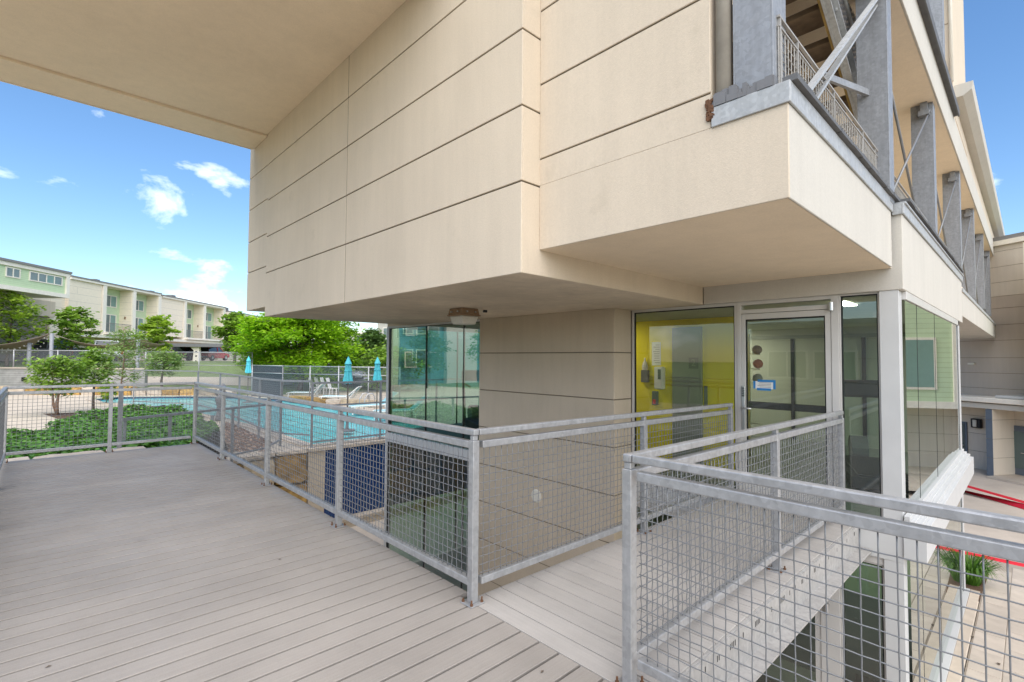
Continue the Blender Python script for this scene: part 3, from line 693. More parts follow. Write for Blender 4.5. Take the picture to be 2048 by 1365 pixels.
notice('taped_notice', -0.205, -1.83, 0.20, 0.085, FX + 0.018, 'white paper notice taped with blue tape on lower door')

# gym things behind the door
t = thing('ball_rack', (6.4, px_(1500, 750, 6.4).y, -0.06), 'wall rack holding three exercise balls behind the glass door', 'rack')
f = MB(); y0 = t.location.y
f.box(6.44, 6.47, y0 + 0.02, y0 + 0.06, -0.05, 1.95)
for z in (1.62, 1.38, 1.15, 0.85, 0.5): f.tube((6.4, y0 + 0.03, z), (6.4, y0 - 0.16, z - 0.01), 0.008, 6); f.tube((6.46, y0 + 0.03, z), (6.4, y0 + 0.03, z), 0.008, 6)
f.build('upright', M['chrome'], t)
for k, (u, v, mm, lb) in enumerate(((1514, 700, 'lampbrown', 'brown exercise ball on top of the rack'), (1516, 728, 'carred', 'orange red exercise ball in the middle of the rack'), (1515, 757, 'greydoor', 'green exercise ball low on the rack behind notice'))):
    c = px_(u, v, 6.35); f = MB(); n = 8
    f.lathe([(0.075 * math.sin(math.pi * i / n), -0.075 * math.cos(math.pi * i / n)) for i in range(n + 1)], c, 14)
    tag(f.build('exercise_ball', M[mm] if mm != 'carred' else plain('orange_ball', (0.45, 0.13, 0.03), 0.6), smooth=True), lb, 'ball')
def machine(name, loc, rz, label):
    t = thing(name, loc, label, 'exercise machine', rz=rz)
    f = MB(); f.box(-0.75, 0.75, -0.32, 0.32, 0.06, 0.20); f.box(-0.7, 0.7, -0.25, 0.25, 0.20, 0.215); f.build('deck', M['black'], t, local=True, bevel=0.02)
    f = MB()
    for s in (-1, 1): f.bar((0.62, s * 0.30, 0.15), (0.78, s * 0.30, 1.15), 0.05, 0.07); f.bar((0.80, s * 0.30, 1.0), (0.25, s * 0.30, 0.95), 0.035, 0.035)
    f.build('upright', M['intdark'], t, local=True)
    f = MB(); f.box(0.74, 0.84, -0.33, 0.33, 1.05, 1.30); f.build('console', M['black'], t, local=True, bevel=0.03)
    f = MB(); f.tube((0.9, -0.1, 0.3), (0.9, 0.1, 0.3), 0.18, 14); f.build('motor_hood', M['intdark'], t, local=True)
    return t
machine('treadmill', (5.9, -0.95, -0.06), 0.35, 'dark treadmill seen low through the upper glass door')
machine('treadmill', (6.2, -1.0, -3.05), 0.2, 'dark treadmill on lower gym floor behind lower glass')
machine('treadmill', (5.1, 5.8, -0.06), 1.2, 'dark treadmill in the green glass corner room')
machine('treadmill', (5.2, 5.2, -3.05), 0.8, 'dark treadmill in the lower corner room')

# lamp under the stained soffit
lp = onz(928, 618, 2.19); lp.z = 2.19
t = thing('ceiling_light', lp, 'bronze and frosted square wall-pack light under the soffit', 'light fixture', rz=0.0)
f = MB()
def frus(a0, a1, z0, z1):
    b = len(f.v); 
    for a_, z_ in ((a0, z0), (a1, z1)):
        f.v += [(-a_, -a_, z_), (a_, -a_, z_), (a_, a_, z_), (-a_, a_, z_)]
    f.f += [tuple(b + i for i in q) for q in ((0, 1, 2, 3), (4, 7, 6, 5), (0, 4, 5, 1), (1, 5, 6, 2), (2, 6, 7, 3), (3, 7, 4, 0))]
frus(0.155, 0.14, -0.085, -0.002); frus(0.165, 0.165, -0.105, -0.086); f.build('housing', M['lampbrown'], t, local=True, bevel=0.006)
f = MB(); frus(0.115, 0.145, -0.215, -0.106); f.build('lens', M['lens'], t, local=True, bevel=0.012)
f = MB()
for s in (-0.07, 0.07): f.tube((-0.17, s, -0.05), (-0.145, s, -0.05), 0.012, 8); f.tube((s, -0.17, -0.05), (s, -0.145, -0.05), 0.012, 8)
f.build('screw', M['chrome'], t, local=True)
f = MB(); f.tube((0.20, -0.17, -0.03), (0.25, -0.19, -0.03), 0.018, 8); f.build('cable_plug', M['black'], t, local=True)
# ================================================================== DECK, BRIDGE, RAILINGS
deck = thing('deck', (-1.2, 2.0, -0.03), 'grey composite board deck under the canopy', 'deck', kind='structure')
mb = MB(); mb.box(-2.42, 0.05, 0.06, 7.66, -0.32, -0.045); mb.box(-2.42, 0.0, -3.6, 0.06, -0.32, -0.045)
mb.build('deck_frame', M['undeck'], deck)
mb = MB()
for (x, y) in ((-2.2, 0), (-0.2, 0.0), (-2.2, 3.8), (-0.2, 3.8), (-2.2, 7.4), (-0.2, 7.4), (-2.2, -3.4), (-0.2, -3.4)): mb.box(x - 0.08, x + 0.08, y - 0.08, y + 0.08, -3.1, -0.32)
mb.build('deck_support', M['galvd'], deck)
def board(x0, x1, y0, y1, z0, z1, m, par, bev=0.002):
    mb = MB(); cx_, cy_, cz_ = (x0 + x1) / 2, (y0 + y1) / 2, z1
    mb.box(x0 - cx_, x1 - cx_, y0 - cy_, y1 - cy_, z0 - cz_, 0)
    o = mb.build('deck_board', m, None, bevel=bev); o.parent = par; o.location = Vector((cx_, cy_, cz_)) - org(par); return o
P = 0.1395
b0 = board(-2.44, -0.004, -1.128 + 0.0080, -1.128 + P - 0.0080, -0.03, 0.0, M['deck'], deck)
cz_ = b0.location.copy()
for k in range(1, 9): inst(b0, deck, cz_ + Vector((0, P * k, 0)))
y = -1.128 + 9 * P
b2 = board(-2.44, 0.068, y + 0.0080, y + P - 0.0080, -0.03, 0.0, M['deck'], deck); c2 = b2.location.copy(); y2 = y; y += P
while y + P < 7.56:
    inst(b2, deck, c2 + Vector((0, y - y2, 0))); y += P
yend = y
for k in range(1, 18): inst(b0, deck, cz_ + Vector((0, -P * k, 0)))
# the long run of the deck boards reaches just past the railing posts
board(-2.44, 0.068, yend + 0.003, 7.66, -0.03, 0.0, M['deck'], deck)

BR_DROP = 0.0135
def bz(x): return -BR_DROP * max(x, 0)
bridge = thing('foot_bridge', (1.9, -0.55, -0.2), 'short grey board foot bridge running to the glass door', 'bridge', kind='structure')
x = 0.002; b1 = None
while x < 3.84:
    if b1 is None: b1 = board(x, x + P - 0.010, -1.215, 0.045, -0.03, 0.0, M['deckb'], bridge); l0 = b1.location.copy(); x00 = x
    else: inst(b1, bridge, l0 + Vector((x - x00, 0, bz(x))))
    x += P
mb = MB()
def beam(y, s):
    mb.bar((0.072, y, -0.128), (3.85, y, -0.128 + bz(3.85)), 0.012, 0.24)
    mb.bar((0.072, y + s * 0.055, -0.245), (3.85, y + s * 0.055, -0.245 + bz(3.85)), 0.11, 0.012)
    mb.bar((0.072, y + s * 0.0105, -0.052), (3.85, y + s * 0.0105, -0.052 + bz(3.85)), 0.008, 0.075)
beam(-1.2225, -1); beam(0.0525, 1)
mb.build('edge_channel', M['chan'], bridge)
mb = MB(); x = 0.15
while x < 3.8:
    n = 4 if rnd.random() < 0.25 else rnd.choice((1, 1, 2))
    for i in range(n): mb.box(x + i * 0.022, x + i * 0.022 + 0.008, -1.2385, -1.2365, -0.080 + bz(x), -0.048 + bz(x))
    x += 0.12 + rnd.random() * 0.16
mb.build('slot', M['gasket'], bridge)

# --- railings: square tube posts and rails with a crimped wire grid infill
def railing(label, p0, p1, posts, group='mesh panel railings of the deck and bridge', off=(0, 0), plate=True, end0=0.0, end1=0.0, top=1.07, postskip=(), crimp=True):
    """p0,p1 run ends on the floor; posts = distances along the run"""
    p0, p1 = Vector(p0), Vector(p1); L = (p1 - p0).length; d = (p1 - p0).normalized(); nrm = Vector((-d.y, d.x, 0)).normalized()
    t = thing('railing', p0, label, 'railing', group)
    Z = Vector((0, 0, 1))
    def P_(s, z): return p0 + d * s + Z * z
    for s in posts:
        if s in postskip: continue
        f = MB(); b = P_(s, 0); f.box(b.x - 0.025, b.x + 0.025, b.y - 0.025, b.y + 0.025, b.z + 0.008, b.z + top - 0.07)
        f.box(b.x - 0.018, b.x + 0.018, b.y - 0.018, b.y + 0.018, b.z + top - 0.07, b.z + top - 0.0385)
        po = f.build('post', M['galv'], t, bevel=0.003)
        if plate:
            f = MB(); f.box(b.x - 0.055, b.x + 0.055, b.y - 0.055, b.y + 0.055, b.z + 0.0005, b.z + 0.008); f.build('base_plate', M['galv'], po, bevel=0.002)
            for sx in (-1, 1):
                for sy in (-1, 1):
                    c = b + Vector((sx * 0.041, sy * 0.041, 0)); f = MB(); f.tube(c + Z * 0.008, c + Z * 0.018, 0.010, 6); f.path([c + Z * 0.018, c + Z * (0.026 + rnd.random() * 0.018)], 0.0055, 6); f.build('anchor_bolt', M['rust'], po)
    f = MB(); f.bar(P_(-end0, top - 0.019), P_(L + end1, top - 0.019), 0.045, 0.038); f.build('handrail', M['galv'], t, bevel=0.006, seg=2)
    f = MB(); f.bar(P_(-end0 * 0 + 0.0255, top - 0.0975), P_(L - 0.0255, top - 0.0975), 0.045, 0.045); f.build('upper_rail', M['galv'], t, bevel=0.005, seg=2)
    f = MB(); f.bar(P_(0.0255, 0.125), P_(L - 0.0255, 0.125), 0.044, 0.045); f.build('lower_rail', M['galv'], t, bevel=0.005, seg=2)
    zlo, zhi = 0.148, top - 0.12
    for a, b in zip(posts[:-1], posts[1:]):
        f = MB(); sp = 0.0508; nx = max(2, int((b - a - 0.05) / sp)); s0 = a + 0.025 + ((b - a - 0.05) - (nx - 1) * sp) / 2
        nz_ = int((zhi - zlo) / sp); ss = [s0 + i * sp for i in range(nx)]; zz = [zlo + 0.02 + i * sp for i in range(nz_)]
        r = 0.0025
        def run(pts):
            f.path(pts, r, 5)
        for i, s in enumerate(ss):
            if crimp: run([P_(s, zlo)] + [P_(s, z) + nrm * (0.0022 if (i + j) % 2 else -0.0022) for j, z in enumerate(zz)] + [P_(s, zhi)])
            else: run([P_(s, zlo), P_(s, zhi)])
        for j, z in enumerate(zz):
            if crimp: run([P_(a + 0.025, z)] + [P_(s, z) + nrm * (-0.0022 if (i + j) % 2 else 0.0022) for i, s in enumerate(ss)] + [P_(b - 0.025, z)])
            else: run([P_(a + 0.025, z) + nrm * 0.003, P_(b - 0.025, z) + nrm * 0.003])
        f.build('wire_grid', M['wire'], t, smooth=True, kind='stuff')
    return t
railing('long deck railing from the bridge corner to the ivy corner', (0, 0, 0), (0, 7.62, 0), [0, 1.903, 3.84, 5.82, 7.62], end0=0.024, end1=0.024)
railing('far deck railing facing the ivy bed and pool', (-0.03, 7.62, 0), (-2.31, 7.55, 0), [0, 1.118, 2.281], postskip=(0,), end0=0.0, end1=0.024)
railing('deck railing along the left edge of the photo', (-2.31, 7.50, 0), (-2.31, 1.2, 0), [0, 1.9, 3.8, 6.3], postskip=(0,))
railing('bridge railing on the pool side in front of the yellow window', (0.03, 0.0, -0.001), (3.80, -0.012, bz(3.80)), [0, 1.93, 3.77], postskip=(0,), end1=0.024)
railing('bridge railing on the lane side ending at the glass', (0.045, -1.10, -0.001), (3.80, -1.10, bz(3.80)), [0, 1.93, 3.755], end0=0.024, end1=0.024)
railing('nearest deck railing crossing the lower right corner', (0.045, -1.128, 0), (0.045, -3.6, 0), [0, 2.47], postskip=(0,), plate=False)

# ================================================================== TERRACE STAIR AND GUARD ABOVE
def srail(p0, p1, posts, label):
    p0, p1 = Vector(p0), Vector(p1); d = (p1 - p0).normalized(); Z = Vector((0, 0, 1)); t = thing('terrace_railing', p0, label, 'railing')
    for s in posts:
        b = p0 + d * s; f = MB(); f.bar(b, b + Z * 0.42, 0.016, 0.016); f.build('post', M['railp'], t)
    f = MB(); L = (p1 - p0).length
    f.bar(p0 + Z * 0.42, p1 + Z * 0.42, 0.018, 0.012); f.bar(p0 + Z * 0.365, p1 + Z * 0.365, 0.014, 0.010); f.build('handrail', M['railp'], t)
    f = MB(); n = int(L / 0.055)
    for i in range(n): f.tube(p0 + d * (i * 0.055) + Z * 0.02, p0 + d * (i * 0.055) + Z * 0.355, 0.004, 5)
    for k in range(7): f.tube(p0 + Z * (0.02 + k * 0.055), p1 + Z * (0.02 + k * 0.055), 0.0035, 5)
    f.build('wire_grid', M['railp'], t, kind='stuff')
srail((1.02, -1.46, 3.07), (3.66, -1.46, 3.07), [0.02, 0.33, 1.15, 2.05, 2.55], 'low pale mesh railing on the terrace edge beside the stair')
srail((3.92, -1.46, 3.04), (9.5, -1.46, 3.04), [0.02, 1.5, 3.0, 4.5], 'low pale mesh railing between the far terrace columns')
st = thing('staircase', (4.4, -0.5, 3.0), 'open steel stair with brown weathered timber treads on the terrace', 'staircase')
SL = 0.53
def sz(x): return 4.90 - SL * (x - 3.07)
tr0 = None
nt_ = 15
for k in range(nt_):
    x = 1.05 + k * 0.315; z = sz(x)
    mb = MB(); mb.box(-0.155, 0.155, -0.62, 0.62, -0.055, 0.0)
    if tr0 is None:
        tr0 = mb.build('tread', M['wood'], None, bevel=0.004); tr0.parent = st; tr0.location = Vector((x, -0.55, z)) - org(st)
    else: inst(tr0, st, Vector((x, -0.55, z)) - org(st))
for y in (-1.20, 0.10):
    mb = MB(); mb.bar((1.0, y, sz(1.0) - 0.10), (5.6, y, sz(5.6) - 0.10), 0.02, 0.26, (0, 0, 1)); mb.bar((1.0, y - 0.03, sz(1.0) + 0.03), (5.6, y - 0.03, sz(5.6) + 0.03), 0.06, 0.014); mb.bar((1.0, y - 0.03, sz(1.0) - 0.23), (5.6, y - 0.03, sz(5.6) - 0.23), 0.06, 0.014)
    mb.build('stringer', M['flash'] if y < 0 else M['stringer'], st)
mb = MB(); mb.bar((1.0, -1.175, sz(1.0) - 0.15), (5.6, -1.175, sz(5.6) - 0.15), 0.02, 0.14); mb.build('stringer_cheek', M['stringer'], st)
mb = MB()
for s in (-1.23,):
    for hgt in (0.95, 0.45): mb.tube((1.0, s, sz(1.0) + hgt), (5.6, s, sz(5.6) + hgt), 0.02, 8)
    for x in (1.1, 2.2, 3.3, 4.4, 5.5): mb.tube((x, s, sz(x)), (x, s, sz(x) + 0.95), 0.018, 8)
mb.build('stair_handrail', M['flash'], st, smooth=True)
mb = MB()
for i in range(86):
    x = 1.02 + i * 0.053; mb.tube((x, -1.225, sz(x) + 0.02), (x, -1.225, sz(x) + 0.93), 0.004, 4)
for k in range(18): mb.tube((1.0, -1.222, sz(1.0) + 0.03 + k * 0.053), (5.6, -1.222, sz(5.6) + 0.03 + k * 0.053), 0.004, 4)
mb.build('wire_grid', M['vent'], st, kind='stuff')
mb = MB(); mb.bar((3.0, -1.2, 4.05), (3.7, -1.40, 4.08), 0.03, 0.06); mb.build('bracket', M['galvd'], st)
# mesh guard on the terrace wall behind
t = thing('window_guard', (4.4, 0.32, 3.9), 'dark wire mesh guard on terrace wall behind the stair', 'window guard')
mb = MB()
for i in range(34): mb.tube((3.6 + i * 0.06, 0.30, 3.9), (3.6 + i * 0.06, 0.30, 5.1), 0.005, 4)
for i in range(20): mb.tube((3.6, 0.295, 3.9 + i * 0.06), (5.6, 0.295, 3.9 + i * 0.06), 0.005, 4)
mb.build('wire_grid', M['gasket'], t, kind='stuff')
mb = MB(); mb.box(3.55, 5.65, 0.28, 0.31, 3.84, 3.90); mb.box(3.55, 5.65, 0.28, 0.31, 3.62, 3.70); mb.build('frame', M['galvd'], t)
# ================================================================== LANE, STREET AND TOWNHOUSES ON THE RIGHT
GZ = -2.2
pav = thing('pavement', (7.5, -2.5, GZ), kind='structure')
mb = MB(); mb.poly([(4.4, -30, GZ - 0.008), (11.1, -30, GZ - 0.008), (11.1, 10, GZ - 0.008), (9.2, 10, GZ - 0.008), (9.2, -1.79, GZ - 0.008), (4.4, -1.79, GZ - 0.008)])
mb.build('paving_bed', M['pavejoint'], pav)
mb = MB(); mb.poly([(1.0, -30, -3.095), (4.4, -30, GZ - 0.008), (4.4, -1.79, GZ - 0.008), (1.0, -1.79, -3.095)]); mb.build('ramp', M['conc'], pav)
p0 = None
y = -1.80; row = 0
pw, ph = 0.61, 0.305
while y > -6.2:
    x = 4.45 + (pw / 2 if row % 2 else 0)
    while x + pw < 11.05:
        inbed = False
        if not inbed:
            if p0 is None:
                mb = MB(); mb.box(0.004, pw - 0.004, -ph + 0.004, -0.004, -0.05, 0); p0 = mb.build('paver', M['paver'], None, bevel=0.004); p0.parent = pav; p0.location = Vector((x, y, GZ)) - org(pav)
            else: inst(p0, pav, Vector((x, y, GZ + rnd.uniform(-0.002, 0.002))) - org(pav))
        x += pw
    y -= ph; row += 1
mb = MB(); mb.poly([(4.4, -30, GZ - 0.004), (11.1, -30, GZ - 0.004), (11.1, -6.3, GZ - 0.004), (4.4, -6.3, GZ - 0.004)]); mb.poly([(9.2, -1.0, GZ - 0.004), (11.1, -1.0, GZ - 0.004), (11.1, 10, GZ - 0.004), (9.2, 10, GZ - 0.004)]); mb.build('paving_sheet', M['paver'], pav)
sheet('street', [(11.25, -60), (17.9, -60), (19.5, 30), (11.25, 30)], M['conc'], GZ - 0.13)
for (xa, ya, xb, yb, lb) in ((11.17, -30, 11.17, 12, 'low red painted kerb on the near side of the street'), (16.2, -3.05, 19.0, -0.15, 'long red painted kerb in front of the townhouse doors')):
    d_ = Vector((xb - xa, yb - ya, 0)); e_ = Vector((-d_.y, d_.x, 0)).normalized(); q_ = Vector((xa, ya, GZ)); w_ = 0.07 if xa < 12 else 0.11
    mb = MB(); mb.prism([q_ - e_ * w_ + Vector((0, 0, -0.13)), q_ - e_ * w_ + Vector((0, 0, 0.015)), q_ + e_ * w_ + Vector((0, 0, 0.015)), q_ + e_ * (w_ + 0.12) + Vector((0, 0, -0.13))], d_); k_ = mb.build('kerb', M['red'], bevel=0.02, kind='structure')
wdir = Vector((0.514, 0.858, 0)); ndir = Vector((-0.858, 0.514, 0)); A0 = Vector((21.4, -1.6, GZ))
far_walk = MB(); q = [A0 + wdir * a + ndir * b for a, b in ((-30, 2.9), (20, 4.2), (20, -3), (-30, -3))]
far_walk.poly([(p.x, p.y, GZ + 0.002) for p in q]); far_walk.build('far_sidewalk', M['conc'], kind='structure')

th = thing('townhouse', A0, 'taupe panelled townhouse with blue grey doors beyond the red kerb', 'building', rz=math.atan2(wdir.y, wdir.x))
def TL(u, v, off=0.0):       # pixel to local (x along wall, z) on the plane y = off
    p = onplane(u, v, A0 + ndir * off, ndir) - A0; return p.dot(wdir), p.z
def tb(name, m, x0, x1, y0, y1, z0, z1, par=None, bev=0.0):
    mb = MB(); mb.box(x0, x1, y0, y1, z0, z1); return mb.build(name, m, par or th, local=True, bevel=bev)
ztop = TL(2000, 492)[1]
tb('wall_core', M['joint'], -16, 9, -6.0, -0.02, 0, ztop - 0.05)
zs = [TL(2000, v)[1] for v in (492, 503, 534, 565, 593, 617, 650, 681, 716, 747, 778, 800)]
for i, (a, b) in enumerate(zip(zs[1:], zs[:-1])):
    for xa, xb in ((-16, -7.2), (-7.19, -1.2), (-1.19, 2.4), (2.41, 9)):
        tb('wall_panel', M['taupel'] if i < 4 else M['taupe'], xa + 0.005, xb - 0.005, -0.02, 0, a + 0.006, b - 0.006)
zc = zs[-1]
tb('roof_edge', M['trimw'], -16, 9, -6, 0.10, ztop, ztop + 0.16); tb('roof_edge_cap', M['roof'], -16, 9, -6, 0.06, ztop + 0.161, ztop + 0.30)
zl = [zc * k / 4 for k in range(5)]
for a, b in zip(zl[:-1], zl[1:]):
    tb('wall_panel', M['taupel'], -1.5, 9, -0.02, 0, a + 0.006, b - 0.006); tb('wall_panel', M['taupel'], -16, -1.51, -0.02, 0, a + 0.006, b - 0.006)
# canopy over the doors
zk1 = TL(1990, 797, 1.0)[1]; zk0 = TL(1990, 807, 1.0)[1]
tb('canopy', M['trimw'], -16, 9, 0.001, 1.1, zk0, zk1, bev=0.02); tb('canopy_fascia', M['creamlit'], -2.2, 9, 0.001, 0.98, zk0 - 0.20, zk0 - 0.03, bev=0.01)
tb('canopy_membrane', M['white'], -16, -0.6, 0.05, 1.05, zk1, zk1 + 0.10, bev=0.03)
x1, x2 = TL(1973, 900, 0.95)[0], TL(1986, 900, 0.95)[0]
for k in range(4):
    a, b = zl[k], min(zl[k + 1], zk0 - 0.21)
    tb('pilaster_panel', M['bluegrey'], x2, x1, 0.941, 0.955, a + 0.006 + (0.02 if k == 0 else 0), b - 0.006)
    tb('pilaster_panel', M['taupel'], x2 - 0.012, x2, 0.001, 0.95, a + 0.006, b - 0.006)
tb('pilaster_core', M['joint'], x2, x1, 0.001, 0.94, 0.02, zk0 - 0.21)
def tdoor(u0, u1, vt, glassy):
    xa, zt = TL(u0, vt); xb, _ = TL(u1, vt)
    d = tb('door', M['bluegrey'], min(xa, xb), max(xa, xb), 0.001, 0.05, 0.0, zt, bev=0.004); xa, xb = min(xa, xb), max(xa, xb)
    if glassy: tb('door_glass', M['winglass'], xa + 0.14, xb - 0.14, 0.05, 0.056, 0.28, zt - 0.18, d)
    else: tb('door_leaf', M['intdark'], xa + 0.06, xb - 0.06, 0.05, 0.062, 0.02, zt - 0.06, d)
    mb = MB(); mb.tube((xa + 0.10, 0.10, zt * 0.48), (xa + 0.22, 0.10, zt * 0.48), 0.015, 8); mb.tube((xa + 0.10, 0.05, zt * 0.48), (xa + 0.10, 0.10, zt * 0.48), 0.012, 8); mb.build('handle', M['chrome'], d, local=True)
    return d
tdoor(1910, 1935, 842, False); tdoor(2018, 2062, 850, True)
sx, szz = TL(1956, 847); c = tb('wall_sconce', M['black'], sx - 0.15, sx + 0.15, 0.001, 0.13, szz - 0.16, szz + 0.16, bev=0.02); tb('sconce_lens', M['lens'], sx - 0.05, sx + 0.07, 0.131, 0.16, szz - 0.12, szz + 0.12, c, 0.01)
sx, szz = TL(1944, 728); tb('wall_vent', M['cap'], sx - 0.10, sx + 0.10, 0.001, 0.06, szz - 0.03, szz + 0.03)
dm = tag(tb('doormat', M['bark'], TL(2030, 950)[0] - 0.5, TL(2030, 950)[0] + 0.3, 0.25, 0.7, 0.004, 0.02), None)
tb('step', M['conc'], -16, x2 - 0.02, 0.001, 1.3, 0.0, 0.07)
# green bay window further along, it shows in the glass of the clubhouse
bay = tb('bay', M['siding'], -5.4, -1.8, 0.001, 1.3, 2.35, ztop - 0.3); 
mb = MB(); mb.box(-5.55, -1.65, 1.30, 1.36, 2.2, 2.42); mb.box(-5.55, -5.35, 1.30, 1.36, 2.42, ztop - 0.3); mb.box(-1.85, -1.65, 1.30, 1.36, 2.42, ztop - 0.3); mb.build('bay_trim', M['trimw'], th, local=True)
for xa in (-4.9, -3.4):
    f_ = tb('window', M['trimw'], xa, xa + 1.1, 1.301, 1.35, 2.8, 4.5); tb('pane', M['curtain'], xa + 0.08, xa + 1.02, 1.35, 1.356, 2.88, 4.42, f_)

# townhouse on the far side of the deck: only its reflection shows in the door glass
op = thing('townhouse', (-14.5, 3.0, -3.1), 'cream board townhouse left of the deck, mirrored in the door glass', 'building')
def ob(name, m, x0, x1, y0, y1, z0, z1, par=None):
    mb = MB(); mb.box(x0, x1, y0, y1, z0, z1); return mb.build(name, m, par or op)
ob('wall', M['creamlit'], -19, -14.0, -9, 6.5, -3.1, 3.0)
for z in (-1.4, -0.4, 0.6, 1.6, 2.4): ob('board_joint', M['joint'], -14.0, -13.995, -9, 6.5, z, z + 0.02)
for (y0, z0) in ((-6.5, 0.5), (-2.0, 0.6), (2.4, 0.7), (4.2, 0.7)):
    f_ = ob('window', M['trimw'], -14.0, -13.94, y0, y0 + 1.6, z0, z0 + 1.25)
    for a in (0.07, 0.83): ob('pane', M['winglass'], -13.94, -13.93, y0 + a, y0 + a + 0.70, z0 + 0.07, z0 + 1.18, f_)
ob('roof', M['roof'], -19.2, -13.7, -9.2, 6.7, 3.0, 3.2)

# planting bed and grass clump by the end of the glass
mb = MB(); pts = [onz(u, v, GZ) for u, v in ((1905, 1110), (1978, 1150), (1958, 1205), (1912, 1222), (1890, 1180))]
mb.poly([(p.x, p.y, GZ + 0.014) for p in pts]); mb.build('mulch_bed', M['mulch'], kind='structure')
def grass_clump(c, n, r, h, label):
    vs, fs, ti = [], [], []
    for i in range(n):
        a = rnd.random() * 6.283; rr = r * 0.35 * rnd.random() ** 0.5; b = Vector((c.x + rr * math.cos(a), c.y + rr * math.sin(a), c.z)); o = r * (0.4 + 0.8 * rnd.random()); hh = h * (0.6 + 0.5 * rnd.random()); w = 0.008
        t = Vector((math.cos(a), math.sin(a), 0)); s = Vector((-t.y, t.x, 0)) * w; tv = rnd.random()
        p1 = b + t * o * 0.35 + Vector((0, 0, hh * 0.75)); p2 = b + t * o * 0.75 + Vector((0, 0, hh)); p3 = b + t * o + Vector((0, 0, hh * 0.72))
        k = len(vs); vs += [b - s, b + s, p1 - s, p1 + s, p2 - s * 0.7, p2 + s * 0.7, p3]; fs += [(k, k + 1, k + 3, k + 2), (k + 2, k + 3, k + 5, k + 4), (k + 4, k + 5, k + 6)]; ti += [tv] * 3
    return leafobj('grass_clump', vs, fs, ti, M['blade'], label, 'plant')
def leafobj(name, vs, fs, ti, m, label=None, cat=None, parent=None, kind=None, group=None):
    me = bpy.data.meshes.new(name); off = org(parent) if parent is not None else Vector((0, 0, 0))
    me.from_pydata([tuple(v - off) for v in vs], [], fs); me.materials.append(m)
    at_ = me.attributes.new('tint', 'FLOAT', 'FACE'); at_.data.foreach_set('value', ti)
    o = bpy.data.objects.new(name, me); COL.objects.link(o)
    if parent is not None: o.parent = parent
    return tag(o, label, cat, group, kind)
grass_clump(onz(1942, 1168, GZ), 320, 0.34, 0.42, 'bright green ornamental grass clump in the mulch bed by the glass')
for (u, v), lb in (((1945, 1276), 'curled dry leaf lying in the middle of the beige pavers'), ((1862, 1300), 'dry leaf lying right against the base of the lane glass'), ((1998, 1330), 'dry leaf on the pavers closest to the lower right photo corner')):
    p = onz(u, v, GZ); mb = MB(); s = 0.035; mb.poly([(p.x - s, p.y, p.z + 0.006), (p.x, p.y - s * 0.5, p.z + 0.02), (p.x + s, p.y + s * 0.3, p.z + 0.008), (p.x, p.y + s * 0.6, p.z + 0.018)])
    tag(mb.build('dry_leaf', M['bark']), lb, 'leaf', 'fallen dry leaves on the pavers')

# ================================================================== POOL TERRACE
PZ = -0.9
t_ = MB()
outer = [(3.2, 10.75), (22, 10.75), (30, 20), (12, 46), (-2, 42), (-14, 36), (-14, 10.8), (-9, 10.8)]
outer = [(3.2, 10.80), (26, 10.80), (40, 24), (14, 32), (6.5, 37.5), (-3, 41), (-16, 36), (-16, 7.66), (0.0, 7.66), (0.4, 9.6), (1.5, 10.55), (2.6, 10.78)]
pool = [(3.45, 11.15), (8.4, 11.15), (8.4, 20.5), (8.2, 27.2), (6.8, 30.4), (5.0, 32.4), (3.4, 33.6), (1.4, 34.6), (0.2, 33.4), (0.4, 30.6), (1.8, 27.0), (2.6, 24.4), (3.15, 20.0), (3.45, 16.0)]
tri = tessellate_polygon([[Vector((x, y, 0)) for x, y in outer], [Vector((x, y, 0)) for x, y in pool]])
allp = outer + pool
mb = MB(); mb.v = [(x, y, PZ) for x, y in allp]; mb.f = [tuple(t) for t in tri]; mb.build('pool_deck', M['pooldeck'], kind='structure')
mb = MB()
for i in range(len(pool)):
    a, b = pool[i], pool[(i + 1) % len(pool)]; mb.poly([(*a, PZ), (*b, PZ), (*b, -2.3), (*a, -2.3)])
mb.build('pool_basin', M['tile'], kind='structure')
mb = MB(); mb.poly([(x, y, -1.0) for x, y in pool]); mb.build('pool_water', M['water'], kind='structure')
# coping stones round the pool
cop = thing('pool_coping', (5, 20, PZ), kind='structure'); n = len(pool)
for i in range(n):
    a, b = Vector((*pool[i], PZ)), Vector((*pool[(i + 1) % n], PZ)); L = (b - a).length; m = max(1, int(L / 0.9)); d = (b - a) / m
    out = Vector((d.y, -d.x, 0)).normalized()
    for k in range(m):
        mb = MB(); p, q = a + d * (k + 0.012) + out * 0.10, a + d * (k + 0.988) + out * 0.10; mb.bar(p + Vector((0, 0, 0.015)), q + Vector((0, 0, 0.015)), 0.34, 0.05); mb.build('coping_stone', M['cope'], cop, bevel=0.006)
